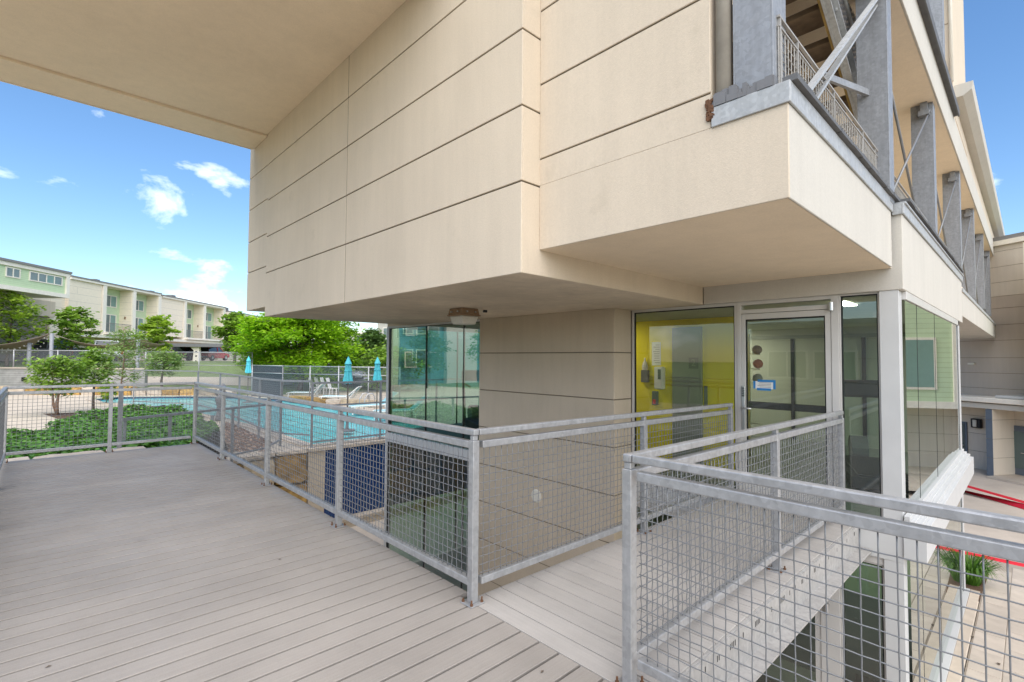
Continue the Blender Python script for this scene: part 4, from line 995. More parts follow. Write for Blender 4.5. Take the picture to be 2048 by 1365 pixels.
# tiled retaining wall over the lower courtyard
tw = thing('tile_wall', (5.5, 10.75, -3.1), 'deep blue mosaic tiled pool wall above the lower courtyard', 'wall')
mb = MB(); mb.box(3.66, 12, 10.75, 11.0, -2.85, PZ - 0.08); mb.build('tile_face', M['tile'], tw)
mb = MB(); mb.box(3.22, 3.655, 10.74, 11.0, -3.1, -1.9); mb.build('stone_panel', M['tan'], tw, bevel=0.004)
mb = MB(); mb.box(3.22, 3.655, 10.74, 11.0, -1.893, PZ - 0.08); mb.build('stone_panel', M['tan'], tw, bevel=0.004)
for k in range(10):
    mb = MB(); mb.box(3.2 + k * 0.9 + 0.004, 4.1 + k * 0.9 - 0.004, 10.68, 11.06, PZ - 0.079, PZ + 0.012); mb.build('coping_stone', M['cope'], tw, bevel=0.006)
mb = MB(); mb.box(3.66, 12, 10.45, 10.75, -2.93, -2.851); mb.build('ledge', M['cope'], tw, bevel=0.005); mb = MB(); mb.box(3.66, 12, 10.48, 10.75, -3.1, -2.931); mb.build('ledge_base', M['tan'], tw)
# big limestone blocks carrying the deck on the hill side (mirrored in the lower glass)
sw0 = thing('stone_wall', (-2.9, 2.5, -3.1), 'rough limestone block wall under the outer deck edge', 'wall')
# rough limestone block wall left of it
sw = thing('stone_wall', (2.4, 10.7, -3.1), 'rough ochre limestone block wall left of the blue tiles', 'wall')
def rock(x0, x1, y0, y1, z0, z1, m, par, amp=0.03, name='stone', seg=3):
    bm = bmesh.new(); bmesh.ops.create_cube(bm, size=1.0); bmesh.ops.subdivide_edges(bm, edges=bm.edges, cuts=seg, use_grid_fill=True)
    cx_, cy_, cz_ = (x0 + x1) / 2, (y0 + y1) / 2, (z0 + z1) / 2
    for v in bm.verts:
        c = v.co; e = sum(abs(abs(q) - 0.5) < 1e-4 for q in c)
        k = 1 - 0.035 * (e - 1)
        v.co = Vector((cx_ + c.x * (x1 - x0) * k, cy_ + c.y * (y1 - y0) * k, cz_ + c.z * (z1 - z0) * k)) + Vector((rnd.uniform(-amp, amp), rnd.uniform(-amp, amp), rnd.uniform(-amp, amp) * 0.7))
    off = org(par)
    for v in bm.verts: v.co -= off
    me = bpy.data.meshes.new(name); bm.to_mesh(me); bm.free(); me.materials.append(m)
    o = bpy.data.objects.new(name, me); COL.objects.link(o); o.parent = par; return o
def rockseg(p, q, z0, z1, m, par, amp=0.035, dep=0.55, inset=0.0):
    p, q = Vector((*p, 0)), Vector((*q, 0)); L = (q - p).length; d = (q - p) / L; nn = Vector((-d.y, d.x, 0))
    o = rock(0.008, L - 0.008, inset, dep, z0, z1, m, par, amp)
    of = org(par)
    for v in o.data.vertices:
        c = v.co + of; w_ = p + d * c.x + nn * c.y; v.co = Vector((w_.x, w_.y, c.z)) - of
edge = [(-0.02, 7.70), (0.18, 8.7), (0.38, 9.6), (1.02, 10.15), (1.6, 10.55), (2.4, 10.72), (3.20, 10.74)]
sw_m = ['lime', 'limeo', 'lime', 'limeo', 'lime', 'limeo']
for r_, (z0, z1) in enumerate(((-3.1, -2.48), (-2.45, -1.76), (-1.73, -1.01))):
    for k, (p, q) in enumerate(zip(edge[:-1], edge[1:])):
        rockseg(p, q, z0, z1, M[sw_m[(k + (r_ == 0)) % 6]], sw)
for k, (p, q) in enumerate(zip(edge[:-1], edge[1:])): rockseg(p, q, -0.995, PZ + 0.014, M['cope'], sw, 0.012, 0.42)
for r_, (z0, z1) in enumerate(((-3.1, -2.3), (-2.28, -1.42), (-1.40, -0.5))):
    y_ = -3.4 + 0.5 * (r_ % 2)
    while y_ < 7.4:
        w_ = rnd.uniform(1.0, 1.7); rock(-3.2, -2.55, y_ + 0.01, min(y_ + w_, 7.6) - 0.01, z0, z1, M[rnd.choice(('lime', 'limeo', 'lime'))], sw0, 0.04); y_ += w_
# gravel strip between ivy and fence
mb = MB(); mb.poly([(p.x, p.y, PZ + 0.006) for p in [onz(u, v, PZ) for u, v in ((446, 842), (474, 852), (548, 886), (500, 902), (462, 905), (440, 870))]]); mb.build('gravel_bed', M['mulch'], kind='structure')
vs, fs, ti = [], [], []
for i in range(500):
    u = rnd.uniform(448, 540); v = rnd.uniform(846, 904)
    if v < 842 + (u - 446) * 0.44 or v > 905: continue
    p = onz(u, v, PZ); s = rnd.uniform(0.03, 0.07); k = len(vs)
    a = rnd.random() * 6.28; d1 = Vector((math.cos(a), math.sin(a), 0)) * s; d2 = Vector((-math.sin(a), math.cos(a), 0)) * s * 0.8; z = Vector((0, 0, s * 0.7))
    vs += [p - d1, p - d2, p + d1, p + d2, p + z]; fs += [(k, k + 1, k + 4), (k + 1, k + 2, k + 4), (k + 2, k + 3, k + 4), (k + 3, k, k + 4)]; ti += [rnd.random()] * 4
leafobj('gravel', vs, fs, ti, leafmat('gravel_stone', (0.10, 0.05, 0.035), (0.42, 0.30, 0.22), 0.0), kind='stuff')

# ---- pool fences (square posts, rails, fine mesh)
def fence(label, pts, posts, top, mids, base, grid=0.055, wr=0.0022, group='mesh fences round the pool', pw=0.05, ground=None, m='galvd', rail=0.05):
    pts = [Vector(p) for p in pts]; t = thing('pool_fence', (pts[0].x, pts[0].y, base), label, 'fence', group); Z = Vector((0, 0, 1))
    segs = list(zip(pts[:-1], pts[1:]))
    f = MB()
    for a, b in segs: f.bar(Vector((a.x, a.y, top)), Vector((b.x, b.y, top)), rail, rail)
    f.build('top_rail', M[m], t)
    for zm in mids:
        f = MB()
        for a, b in segs: f.bar(Vector((a.x, a.y, zm)), Vector((b.x, b.y, zm)), rail * 0.8, rail * 0.8)
        f.build('rail', M[m], t)
    for p in posts:
        f = MB(); f.box(p[0] - pw / 2, p[0] + pw / 2, p[1] - pw / 2, p[1] + pw / 2, base, top - rail / 2); f.build('post', M[m], t)
    f = MB(); z0 = base + 0.08; z1 = top - 0.02
    for a, b in segs:
        L = (b - a).length; nn = int(L / grid)
        for i in range(nn): 
            p = a + (b - a) * ((i + 0.5) / nn); f.tube((p.x, p.y, z0), (p.x, p.y, z1), wr, 3, cap=False)
        for k in range(int((z1 - z0) / grid)):
            z = z0 + k * grid; f.tube((a.x, a.y, z), (b.x, b.y, z), wr, 3, cap=False)
    f.build('wire_grid', M['galvd'], t, kind='stuff')
    return t
fence('dark mesh pool fence standing on the blue tile wall', [(3.3, 10.82, 0), (9.4, 10.82, 0)], [(3.31, 10.82), (5.32, 10.82), (7.3, 10.82), (9.3, 10.82)], 0.82, [0.20, -0.74], PZ)
fence('dark mesh pool fence running back along the ivy side of the pool', [(3.26, 10.86, 0), (2.80, 11.66, 0), (2.75, 13.3, 0), (2.95, 16.1, 0), (3.1, 19.2, 0), (3.0, 22.4, 0), (1.2, 26, 0)], [(2.80, 11.66), (2.75, 13.3), (2.95, 16.1), (3.1, 19.2), (3.0, 22.4), (1.2, 26)], 0.87, [-0.55], PZ)
a, b = onz(240, 840, 0.34), onz(532, 810, 0.34)
posts = [onz(u, v, 0.34) for u, v in ((250, 838), (340, 829), (466, 816.5))]
fence('low mesh railing half buried in the ivy beside the deck', [(a.x, a.y, 0), (b.x, b.y, 0), (2.78, 11.62, 0)], [(p.x, p.y) for p in posts], 0.34, [-0.72], PZ)
# lone post in front of the limestone cap
c = onz(238, 897, -0.05); f = MB(); f.box(c.x - 0.03, c.x + 0.03, c.y - 0.03, c.y + 0.03, -0.06, 1.0)
t = thing('fence_post', (c.x, c.y, -0.06), 'single grey steel post on the limestone cap behind the deck railing', 'post'); f.build('post', M['galvd'], t); f = MB(); f.box(c.x - 0.07, c.x + 0.07, c.y - 0.07, c.y + 0.07, -0.058, -0.048); f.build('base_plate', M['galvd'], t)
# short post by the ivy end
c = onz(424, 872, -0.7); f = MB(); f.box(c.x - 0.035, c.x + 0.035, c.y - 0.035, c.y + 0.035, -0.9, -0.15); t = thing('fence_post', (c.x, c.y, -0.9), 'short grey post at the end of the ivy bed', 'post'); f.build('post', M['galvd'], t); f = MB(); f.box(c.x - 0.045, c.x + 0.045, c.y - 0.045, c.y + 0.045, -0.15, -0.13); f.build('cap', M['galvd'], t)

# limestone cap along the deck end
lc = thing('stone_wall', (-2.0, 7.9, -0.9), 'pale limestone cap wall between deck end and ivy', 'wall')
x = -3.6
while x < -0.62:
    w = rnd.uniform(0.7, 1.1); w = min(w, -0.60 - x)
    rock(x + 0.008, x + w - 0.008, 7.70, 8.28 + rnd.uniform(-0.03, 0.03), -0.16, -0.045, M['cope'], lc, 0.012); x += w
rock(-3.6, -0.62, 7.74, 8.22, -0.9, -0.165, M['lime'], lc, 0.02, seg=6)

# weathered sculpture-like post at the pool edge
c = onz(441, 842, PZ); t = thing('garden_sculpture', (c.x, c.y, PZ), 'dark weathered post-like garden sculpture by the pool fence', 'sculpture')
f = MB(); pr = [(0.0, 0.0), (0.17, 0.0), (0.15, 0.1), (0.10, 0.3), (0.09, 0.5), (0.12, 0.62), (0.17, 0.75), (0.18, 0.88), (0.11, 0.97), (0.07, 1.02), (0.08, 1.1), (0.11, 1.2), (0.10, 1.32), (0.05, 1.38), (0, 1.4)]
f.lathe(pr, (c.x, c.y, PZ), 12); f.v = [(x + 0.05 * math.sin(z * 3.1), y, z) for x, y, z in f.v]; f.build('body', M['vent'], t, smooth=True)
f = MB(); f.path([(c.x - 0.02, c.y, PZ + 0.85), (c.x - 0.16, c.y + 0.02, PZ + 1.0), (c.x - 0.2, c.y + 0.04, PZ + 1.16)], 0.035, 6); f.path([(c.x + 0.04, c.y, PZ + 0.86), (c.x + 0.22, c.y - 0.05, PZ + 0.92), (c.x + 0.36, c.y - 0.08, PZ + 0.86)], 0.04, 6); f.build('limb', M['vent'], t, smooth=True)

# ---- umbrellas (closed)
def umbrella(u, v, label, first=None):
    c = onz(u, v, PZ); d = (c - CAMC).dot(Vector([-CAMR[2][i] for i in range(3)]))
    if first is not None: return dup(first, c, rnd.random(), label)
    t = thing('patio_umbrella', c, label, 'umbrella', 'closed aqua umbrellas by the pool')
    f = MB(); f.tube((0, 0, 0.05), (0, 0, 2.42), 0.022, 8); f.build('pole', M['bark'], t, local=True)
    f = MB(); f.lathe([(0, 0), (0.26, 0), (0.26, 0.05), (0.06, 0.08), (0.035, 0.3), (0, 0.3)], (0, 0, 0), 16); f.build('base', M['vent'], t, local=True)
    f = MB(); n = 16
    prof = [(0.03, 2.37), (0.08, 2.28), (0.12, 2.16), (0.13, 2.02), (0.16, 1.82), (0.21, 1.58), (0.19, 1.56)]
    for (r, z) in prof:
        for i in range(n):
            a = 2 * math.pi * i / n; rr = r * 0.80 * (1.0 if i % 2 else 0.66); f.v.append((rr * math.cos(a), rr * math.sin(a), z + (0.03 if i % 2 else -0.02) * (z < 1.6)))
    for k in range(len(prof) - 1):
        for i in range(n):
            j = (i + 1) % n; f.f.append((k * n + i, k * n + j, (k + 1) * n + j, (k + 1) * n + i))
    f.build('canopy', M['teal'], t, local=True)
    f = MB(); f.lathe([(0.0, 2.45), (0.03, 2.40), (0.115, 2.20), (0.105, 2.19)], n=16); f.build('canopy_cap', M['teal'], t, local=True)
    f = MB(); f.lathe([(0.118, 1.96), (0.123, 1.98), (0.12, 2.01)], n=16); f.build('tie_strap', M['teal'], t, local=True)
    return t
um = umbrella(694, 863, 'closed aqua umbrella nearest the long pool edge, middle of three')
umbrella(753, 848, 'closed aqua umbrella beside the white window post', um); umbrella(495, 806, 'closed aqua umbrella beyond the pool left of the bright tree', um)

# ---- white loungers with aqua slings
def lounger(c, rz, label, first=None):
    if first is not None: return dup(first, c, rz, label)
    t = thing('sun_lounger', c, label, 'sun lounger', 'white sun loungers round the pool', rz=rz)
    f = MB()
    for s in (-0.33, 0.33): f.path([(-1.0, s, 0.30), (-0.9, s, 0.34), (0.35, s, 0.34), (0.5, s, 0.38), (1.05, s, 0.86)], 0.03, 6)
    for x in (-0.95, -0.2, 0.4): f.tube((x, -0.33, 0.34), (x, 0.33, 0.34), 0.022, 6)
    f.tube((1.05, -0.33, 0.86), (1.05, 0.33, 0.86), 0.022, 6); f.build('frame', M['paintw'], t, local=True)
    for x in (-0.85, 0.45):
        for s in (-0.33, 0.33): f = MB(); f.bar((x, s, 0.33), (x - 0.1 if x < 0 else x + 0.12, s, 0.0), 0.06, 0.05); f.build('leg', M['paintw'], t, local=True)
    f = MB(); f.bar((0.45, -0.3, 0.05), (0.9, -0.3, 0.7), 0.04, 0.04); f.bar((0.45, 0.3, 0.05), (0.9, 0.3, 0.7), 0.04, 0.04); f.build('back_strut', M['paintw'], t, local=True)
    f = MB(); f.box(-0.95, 0.42, -0.30, 0.30, 0.345, 0.36); f.build('sling', M['sling'], t, local=True); f = MB(); f.bar((0.44, 0, 0.375), (1.04, 0, 0.865), 0.60, 0.015); f.build('back_sling', M['sling'], t, local=True)
    return t
rzl = math.atan2(-0.69, 0.723)
l1 = lounger(onz(680, 806, PZ), rzl, 'white lounger with raised aqua back left of the middle umbrella')
lounger(onz(612, 797, PZ), rzl, 'flat white lounger frame at the pool corner below the bright tree', l1)
lounger(onz(744, 826, PZ), rzl + 0.6, 'white lounger beside the right umbrella and window post', l1)
c7 = onz(800, 838, PZ); lounger(c7, rzl + 0.4, 'white lounger seen through the green corner glass', l1)
# stacked white chairs and a small table seen behind the loungers
def chair(c, rz, label, first=None):
    if first is not None: return dup(first, c, rz, label)
    t = thing('pool_chair', c, label, 'chair', 'white pool chairs leaning by the far fence', rz=rz)
    f = MB(); f.box(-0.25, 0.25, -0.25, 0.25, 0.40, 0.44); f.build('seat', M['paintw'], t, local=True)
    f = MB(); f.bar((-0.25, 0, 0.42), (-0.45, 0, 1.1), 0.5, 0.03); f.build('backrest', M['paintw'], t, local=True)
    for sx in (-0.22, 0.22):
        for sy in (-0.22, 0.22): f = MB(); f.box(sx - 0.02, sx + 0.02, sy - 0.02, sy + 0.02, 0, 0.40); f.build('leg', M['paintw'], t, local=True)
    return t
ch = chair(onz(632, 788, PZ), rzl, 'leftmost white pool chair in the row before the far fence')
for k, u in enumerate((644, 656, 668)): chair(onz(u, 788.5 + k, PZ), rzl, ('second', 'third', 'fourth')[k] + ' white pool chair from the left before the far fence', ch)
# pool ladder rails
t = thing('pool_ladder', onz(745, 818, PZ), 'curved metal pool ladder handrails at the right pool edge', 'ladder'); b = t.location
for s in (0, 0.5):
    f = MB(); f.path([b + Vector((0.1, s, 0)), b + Vector((0.1, s, 0.55)), b + Vector((0.0, s, 0.72)), b + Vector((-0.25, s, 0.7)), b + Vector((-0.4, s, 0.45)), b + Vector((-0.45, s, -0.2))], 0.025, 6); f.build('handrail', M['chrome'], t, smooth=True)
# ================================================================== HILLSIDE, PARKING AND HOUSES ACROSS THE POOL
FW = Vector([-CAMR[2][i] for i in range(3)]); FW.z = 0; FW.normalize(); RT = Vector(CAMR[0]); RT.z = 0; RT.normalize()
C0 = Vector((CAMC.x, CAMC.y, 0))
def gh(s, t):     # ground height by distance s from the deck viewpoint and offset t to the right
    def sm(a, b, x):
        k = min(1, max(0, (x - a) / (b - a))); return k * k * (3 - 2 * k)
    left = -0.42 + 1.37 * sm(33, 44, s); right = -0.95 - 0.6 * sm(32, 42, s)
    return left + (right - left) * sm(-19, -11, t)
mb = MB(); S = [30.5, 33, 35, 37, 39, 41, 43, 45, 47, 49, 52, 56, 62, 75, 100, 160, 300, 700]; T = [-420, -200, -110, -70, -50, -42, -36, -32, -28, -25, -22, -20, -18, -16, -14, -12, -10, -6, 0, 10, 30]
for s in S:
    for t in T:
        p = C0 + FW * s + RT * t; mb.v.append((p.x, p.y, gh(s, t) - (0.6 if s < 31 else 0)))
nT = len(T)
for i in range(len(S) - 1):
    for j in range(nT - 1): mb.f.append((i * nT + j, i * nT + j + 1, (i + 1) * nT + j + 1, (i + 1) * nT + j))
mb.build('lawn', M['grass'], kind='structure', smooth=True)
def strip(name, pts, m, dz=0.02):
    mb = MB(); n = len(pts) // 2
    for (s, t) in pts:
        p = C0 + FW * s + RT * t; mb.v.append((p.x, p.y, gh(s, t) + dz))
    for k in range(n - 1): mb.f.append((2 * k, 2 * k + 1, 2 * k + 3, 2 * k + 2))
    return mb.build(name, m, kind='structure')
strip('parking', [(42.5, t) if i % 2 == 0 else (75, t) for t in range(-75, -25, 2) for i in range(2)], M['conc'], 0.03)
strip('parking', [(38.5, t) if i % 2 == 0 else (60, t) for t in range(-11, 4, 2) for i in range(2)], M['conc'], 0.03)
strip('path', [(33.2, t) if i % 2 == 0 else (36.8, t) for t in range(-34, -15, 2) for i in range(2)], M['pooldeck'], 0.035)
strip('path', [(46.6, t) if i % 2 == 0 else (47.4, t) for t in range(-34, -19, 2) for i in range(2)], M['conc'], 0.03)

# low limestone block wall behind the pool
sw2 = thing('stone_wall', at(200, 790, 30.2), 'low ochre limestone block wall along the far side of the pool', 'wall')
u = -20.0; k = 0
while u < 455:
    du = rnd.uniform(26, 46); a, b = at(u, 797, 30.3), at(u + du, 797, 30.3)
    p, q = Vector((a.x, a.y, 0)), Vector((b.x, b.y, 0)); L = (q - p).length; d = (q - p) / L; nn = Vector((-d.y, d.x, 0))
    o = rock(0.02, L - 0.02, 0, 0.6, -0.98, -0.42 + rnd.uniform(-0.04, 0.06), M[rnd.choice(('lime', 'limeo', 'lime', 'cope'))], sw2, 0.03, seg=2); of = org(sw2)
    for v in o.data.vertices:
        c = v.co + of; w_ = p + d * c.x + nn * c.y; v.co = Vector((w_.x, w_.y, c.z)) - of
    u += du; k += 1
u = 575.0; sw3 = thing('stone_wall', at(690, 800, 27.5), 'low pale stone edging below the parked silver cars', 'wall')
while u < 800:
    du = rnd.uniform(22, 40); a, b = at(u, 790, 27.3 - (u - 575) * 0.02), at(u + du, 790, 27.3 - (u + du - 575) * 0.02)
    p, q = Vector((a.x, a.y, 0)), Vector((b.x, b.y, 0)); L = (q - p).length; d = (q - p) / L; nn = Vector((-d.y, d.x, 0))
    o = rock(0.02, L - 0.02, 0, 0.5, -0.95, -0.62 + rnd.uniform(-0.04, 0.06), M[rnd.choice(('lime', 'cope', 'limeo'))], sw3, 0.02, seg=2); of = org(sw3)
    for v in o.data.vertices:
        c = v.co + of; w_ = p + d * c.x + nn * c.y; v.co = Vector((w_.x, w_.y, c.z)) - of
    u += du
# grey board retaining wall on the left
rw = thing('retaining_wall', at(140, 770, 31.5), 'pale grey board retaining wall with a small dark vent, left of the pool', 'wall')
a, b = at(-60, 775, 31.5), at(292, 775, 31.5)
f = MB(); f.bar((a.x, a.y, 0.12), (b.x, b.y, 0.12), 0.25, 1.12); f.build('wall', bricky('grey_retaining_boards', (0.36, 0.35, 0.335), (0.35, 0.34, 0.325), (0.22, 0.21, 0.20), 60, 0.14, 0.01, 0.8, axes='XZ'), rw)
f = MB(); f.bar((a.x, a.y, 0.70), (b.x, b.y, 0.70), 0.4, 0.08); f.build('coping', M['conc'], rw)
c = at(48, 759, 31.3); f = MB(); f.bar(c - RT * 0.14, c + RT * 0.14, 0.06, 0.26); f.build('vent', M['gasket'], rw)

# ---- chain link fences (real diagonal wires)
def chainlink(label, pts, top, base, posts_every=3.0, screen=None, group='galvanised chain link fences', topr=0.03, step=0.10, midz=None):
    pts = [Vector(p) for p in pts]; t = thing('chain_link_fence', (pts[0].x, pts[0].y, base), label, 'fence', group)
    f = MB(); g = MB()
    for a, b in zip(pts[:-1], pts[1:]):
        zt = lambda p: Vector((p.x, p.y, top)); f.tube(zt(a), zt(b), topr, 6)
        if midz is not None: f.tube((a.x, a.y, midz), (b.x, b.y, midz), topr * 0.8, 6)
        L = (b - a).length; d = (b - a) / L; H = top - base; n = int(L / step)
        for i in range(-int(H / step), n + 1):
            for sg in (1, -1):
                s0, s1 = i * step, i * step + H; z0, z1 = (base, top) if sg > 0 else (top, base)
                if s0 < 0: z0 += (-s0) / H * (z1 - z0); s0 = 0.0
                if s1 > L: z1 = z0 + (z1 - z0) * (L - s0) / max(1e-6, (s1 - s0)); s1 = L
                if s1 - s0 > 0.02:
                    p, q = a + d * s0, a + d * s1; g.tube((p.x, p.y, z0), (q.x, q.y, z1), 0.004, 3, cap=False)
    f.build('top_rail', M['galv'], t, smooth=True); g.build('chain_mesh', M['galvd'], t, kind='stuff')
    for a, b in zip(pts[:-1], pts[1:]):
        L = (b - a).length; n = max(1, round(L / posts_every))
        for k in range(n + 1):
            p = a + (b - a) * (k / n); f = MB(); f.tube((p.x, p.y, base - 0.1), (p.x, p.y, top + 0.04), 0.038, 8); f.build('post', M['galv'], t, smooth=True)
    if screen:
        for (a, b, z0, z1) in screen: f = MB(); f.poly([(a.x, a.y, z0), (b.x, b.y, z0), (b.x, b.y, z1), (a.x, a.y, z1)]); f.prism([(a.x, a.y, z0), (b.x, b.y, z0), (b.x, b.y, z1), (a.x, a.y, z1)], (0.02, 0.02, 0)); f.build('windscreen', M['screen'], t)
    return t
chainlink('chain link fence on top of the grey retaining wall', [at(-60, 701, 31.6), at(292, 703, 31.6)], at(30, 701, 31.6).z, 0.75)
chainlink('taller chain link fence across the lawn behind the thin trees', [at(292, 704, 33), at(505, 706, 33)], at(400, 705, 33).z, -0.35, midz=at(400, 731, 33).z)
zt = at(640, 733, 28.5).z
p1, p2, p3 = at(505, 731, 30), at(566, 732, 28.5), at(800, 736, 26)
chainlink('long chain link fence behind the aqua umbrellas', [p1, p2, p3], zt, -0.92, 2.0, [(p1 + FW * 0.05, p2 + FW * 0.05, -0.85, zt - 0.02)], midz=at(640, 748, 28.5).z)

# ---- shade sail poles, sails and string lights
def pole(u, v0, v1, d, label):
    a, b = at(u, v1, d), at(u, v0, d); t = thing('sail_pole', (a.x, a.y, b.z - 4.6), label, 'pole', 'grey shade sail poles'); f = MB(); f.tube((a.x, a.y, b.z - 4.4), (a.x, a.y, b.z), 0.115, 12); f.build('shaft', M['galvd'], t, smooth=True)
    f = MB(); f.lathe([(0, 0), (0.2, 0), (0.2, 0.03), (0.12, 0.03)], (a.x, a.y, b.z - 4.42), 12); f.build('base_plate', M['galvd'], t); return b
pa = pole(101, 667, 735, 33.5, 'tall grey sail pole in front of the grey pickup'); pb = pole(57, 686, 735, 33, 'shorter grey sail pole left of the grey pickup'); pc = pole(274, 680, 745, 37, 'grey sail pole between the thin tree and bright leafy tree')
def sail(label, corners, sag, m='sail'):
    n = 8; A, B, C_, D = [Vector(c) for c in corners]; mb = MB()
    for i in range(n + 1):
        for j in range(n + 1):
            u, v = i / n, j / n; p = (A * (1 - u) + B * u) * (1 - v) + (D * (1 - u) + C_ * u) * v; ctr = A * 0.25 + B * 0.25 + C_ * 0.25 + D * 0.25
            e = (1 - 4 * (u - .5) ** 2) * (1 - 4 * (v - .5) ** 2); pull = 0.10 * ((1 - 4 * (u - .5) ** 2) * (4 * (v - .5) ** 2) + (1 - 4 * (v - .5) ** 2) * (4 * (u - .5) ** 2))
            p = p + (ctr - p) * pull; p.z -= sag * (1 - 4 * (u - .5) ** 2); mb.v.append(tuple(p))
    for i in range(n):
        for j in range(n): k = i * (n + 1) + j; mb.f.append((k, k + 1, k + n + 2, k + n + 1))
    o = mb.build('shade_sail', M[m], smooth=True); md = o.modifiers.new('thick', 'SOLIDIFY'); md.thickness = 0.02
    return tag(o, label, 'shade sail', 'taupe shade sails')
sail('taupe shade sail hung left of the tall pole', [pa, at(-70, 690, 30), at(-60, 706, 36), at(60, 701, 37)], 0.25)
sail('long thin taupe shade sail hung right of the tall pole', [pa, pc, at(330, 690, 40), at(150, 688, 42)], 0.55)
mb = MB()
for (p, q, sg) in ((pa, at(-20, 692, 33), 0.5), (pa, at(40, 692, 36), 0.7), (pb, at(-30, 700, 33), 0.3)):
    for k in range(11):
        f_ = k / 10; c = p.lerp(q, f_); c = Vector((c.x, c.y, c.z - sg * 4 * f_ * (1 - f_) - 0.05)); mb.lathe([(0, -0.06), (0.05, 0), (0, 0.06)], c, 6)
tag(mb.build('string_lights', M['paintw']), 'strings of small white bulbs under the left shade sail', 'string lights', kind='stuff')

# ---- townhouse row: local x runs along the facade away from us, local y points into the building
F0 = at(150, 711, 50); F0.z = 0.98
fw = Vector((0.651, 0.759, 0)).normalized(); fn = Vector((0.759, -0.651, 0)).normalized()
def FX_(u, off=0.0):
    p = onplane(u, 690, F0 + fn * off, fn); return (p - F0).dot(fw)
def FZ_(u, v, off=0.0): return onplane(u, v, F0 + fn * off, fn).z - F0.z
def row(label, x0=0): return thing('townhouse_row', F0, label, 'building', 'three storey townhouse rows beyond the parking', rz=math.atan2(fw.y, fw.x))
def lb(par, name, m, x0, x1, y0, y1, z0, z1):
    mb = MB(); mb.box(x0, x1, y0, y1, z0, z1); return mb.build(name, m, par, local=True)
def win(par, x0, x1, z0, z1, y, n=2, door=False):
    f = MB(); e = 0.09; f.box(x0, x1, y - 0.06, y, z0, z0 + e); f.box(x0, x1, y - 0.06, y, z1 - e, z1)
    w = (x1 - x0 - e) / n
    for k in range(n + 1): f.box(x0 + k * w, x0 + k * w + e, y - 0.06, y, z0 + e, z1 - e)
    fo = f.build('window', M['trimw'], par, local=True)
    for k in range(n):
        a, b = x0 + k * w + e, x0 + (k + 1) * w
        lb(fo, 'pane', M['winglass'] if (k + int(x0 * 10)) % 3 else M['curtain'], a, b, y - 0.03, y - 0.02, z0 + e, z1 - e)
    return fo
def unit(par, fins, H, xs, xe, floor2=3.1):
    """fins: pixel columns (fin left, recess right/return start, next fin)"""
    D = 1.35
    lb(par, 'wall', M['fibre'], xs, xe, D + 0.1, 10, 0, H - 0.02)
    lb(par, 'roof', M['roof'], xs - 0.1, xe + 0.1, -0.25, 10, H + 0.22, H + 0.36); lb(par, 'fascia', M['trimw'], xs, xe, -0.2, 9.9, H, H + 0.215)
    for (xa, xb) in fins['solid']: lb(par, 'bay_wall', M['fibre'], xa, xb, 0.0, D + 0.09, floor2, H - 0.01)
    for (xa, xb) in fins['fin']: lb(par, 'fin_wall', M['trimw'], xa, xb, -0.15, D + 0.09, floor2 - 0.3, H - 0.01)
    for (xa, xb) in fins['recess']:
        lb(par, 'recess_wall', M['siding'], xa, xb, D, D + 0.095, floor2, H - 0.01)
        w = xb - xa; v0 = xa + 0.42 * w; vis = xb - v0 - 0.1
        win(par, v0 - 0.1, v0 + 0.80 * vis, H - 2.1, H - 0.75, D, 2); win(par, v0 - 0.1, v0 + 0.80 * vis, floor2 + 0.06, floor2 + 2.15, D, 2)
        lb(par, 'return_wall', M['fibre'], xb - 0.02, xb + 0.02, 0.0, D - 0.001, floor2, H - 0.01)
        lb(par, 'wall_lamp', M['lampbrown'], xb - 0.10, xb - 0.021, 0.6, 0.75, floor2 + 1.7, floor2 + 2.0)
        f = MB()
        nb = int(w / 0.14)
        for k in range(nb): f.box(xa + k * w / nb, xa + k * w / nb + 0.02, -0.05, -0.03, floor2, floor2 + 1.0)
        f.box(xa, xb, -0.06, -0.02, floor2 + 1.0, floor2 + 1.05); f.build('balcony_railing', M['vent'], par, local=True)
        lb(par, 'balcony_slab', M['trimw'], xa - 0.3, xb + 0.3, -0.6, D - 0.002, floor2 - 0.25, floor2 - 0.01)
    lb(par, 'lower_fascia', M['trimw'], xs, xe, -0.3, D, floor2 - 0.62, floor2 - 0.301)
H = FZ_(160, 562)
x0 = FX_(-120); x1, x2, x3, x4 = FX_(134), FX_(207), FX_(264), FX_(316)
ra = row('nearest townhouse row with the pale green box at far left')
fins = {'solid': [(x1, x2 - 0.5)], 'fin': [(x2 - 0.45, x2 + 0.05), (x3 - 0.25, x3 + 0.25), (x4 - 0.3, x4 + 0.2)], 'recess': [(x2 + 0.06, x3 - 0.26), (x3 + 0.26, x4 - 0.31)]}
unit(ra, fins, H, x1, x4)
for xa in (x1 + 1.0, x1 + 2.6, x1 + 6.5): lb(ra, 'roof_vent', M['vent'], xa, xa + 0.7, 2.5, 3.3, H + 0.37, H + 1.0)
xg = FX_(133, 3.5); Ht = FZ_(100, 541, 3.5); Hb = FZ_(100, 592, 3.5)
lb(ra, 'green_box', M['siding'], x0 - 10, xg - 0.35, -3.45, 6, Hb + 0.35, Ht - 0.3)
f = MB(); f.box(x0 - 10, xg, -3.6, 6, Hb, Hb + 0.345); f.box(xg - 0.345, xg, -3.6, 6, Hb + 0.346, Ht - 0.31); f.box(x0 - 10, xg, -3.6, 6, Ht - 0.3, Ht); f.build('box_trim', M['trimw'], ra, local=True)
lb(ra, 'roof', M['roof'], x0 - 10, xg + 0.1, -3.7, 6, Ht + 0.005, Ht + 0.2)
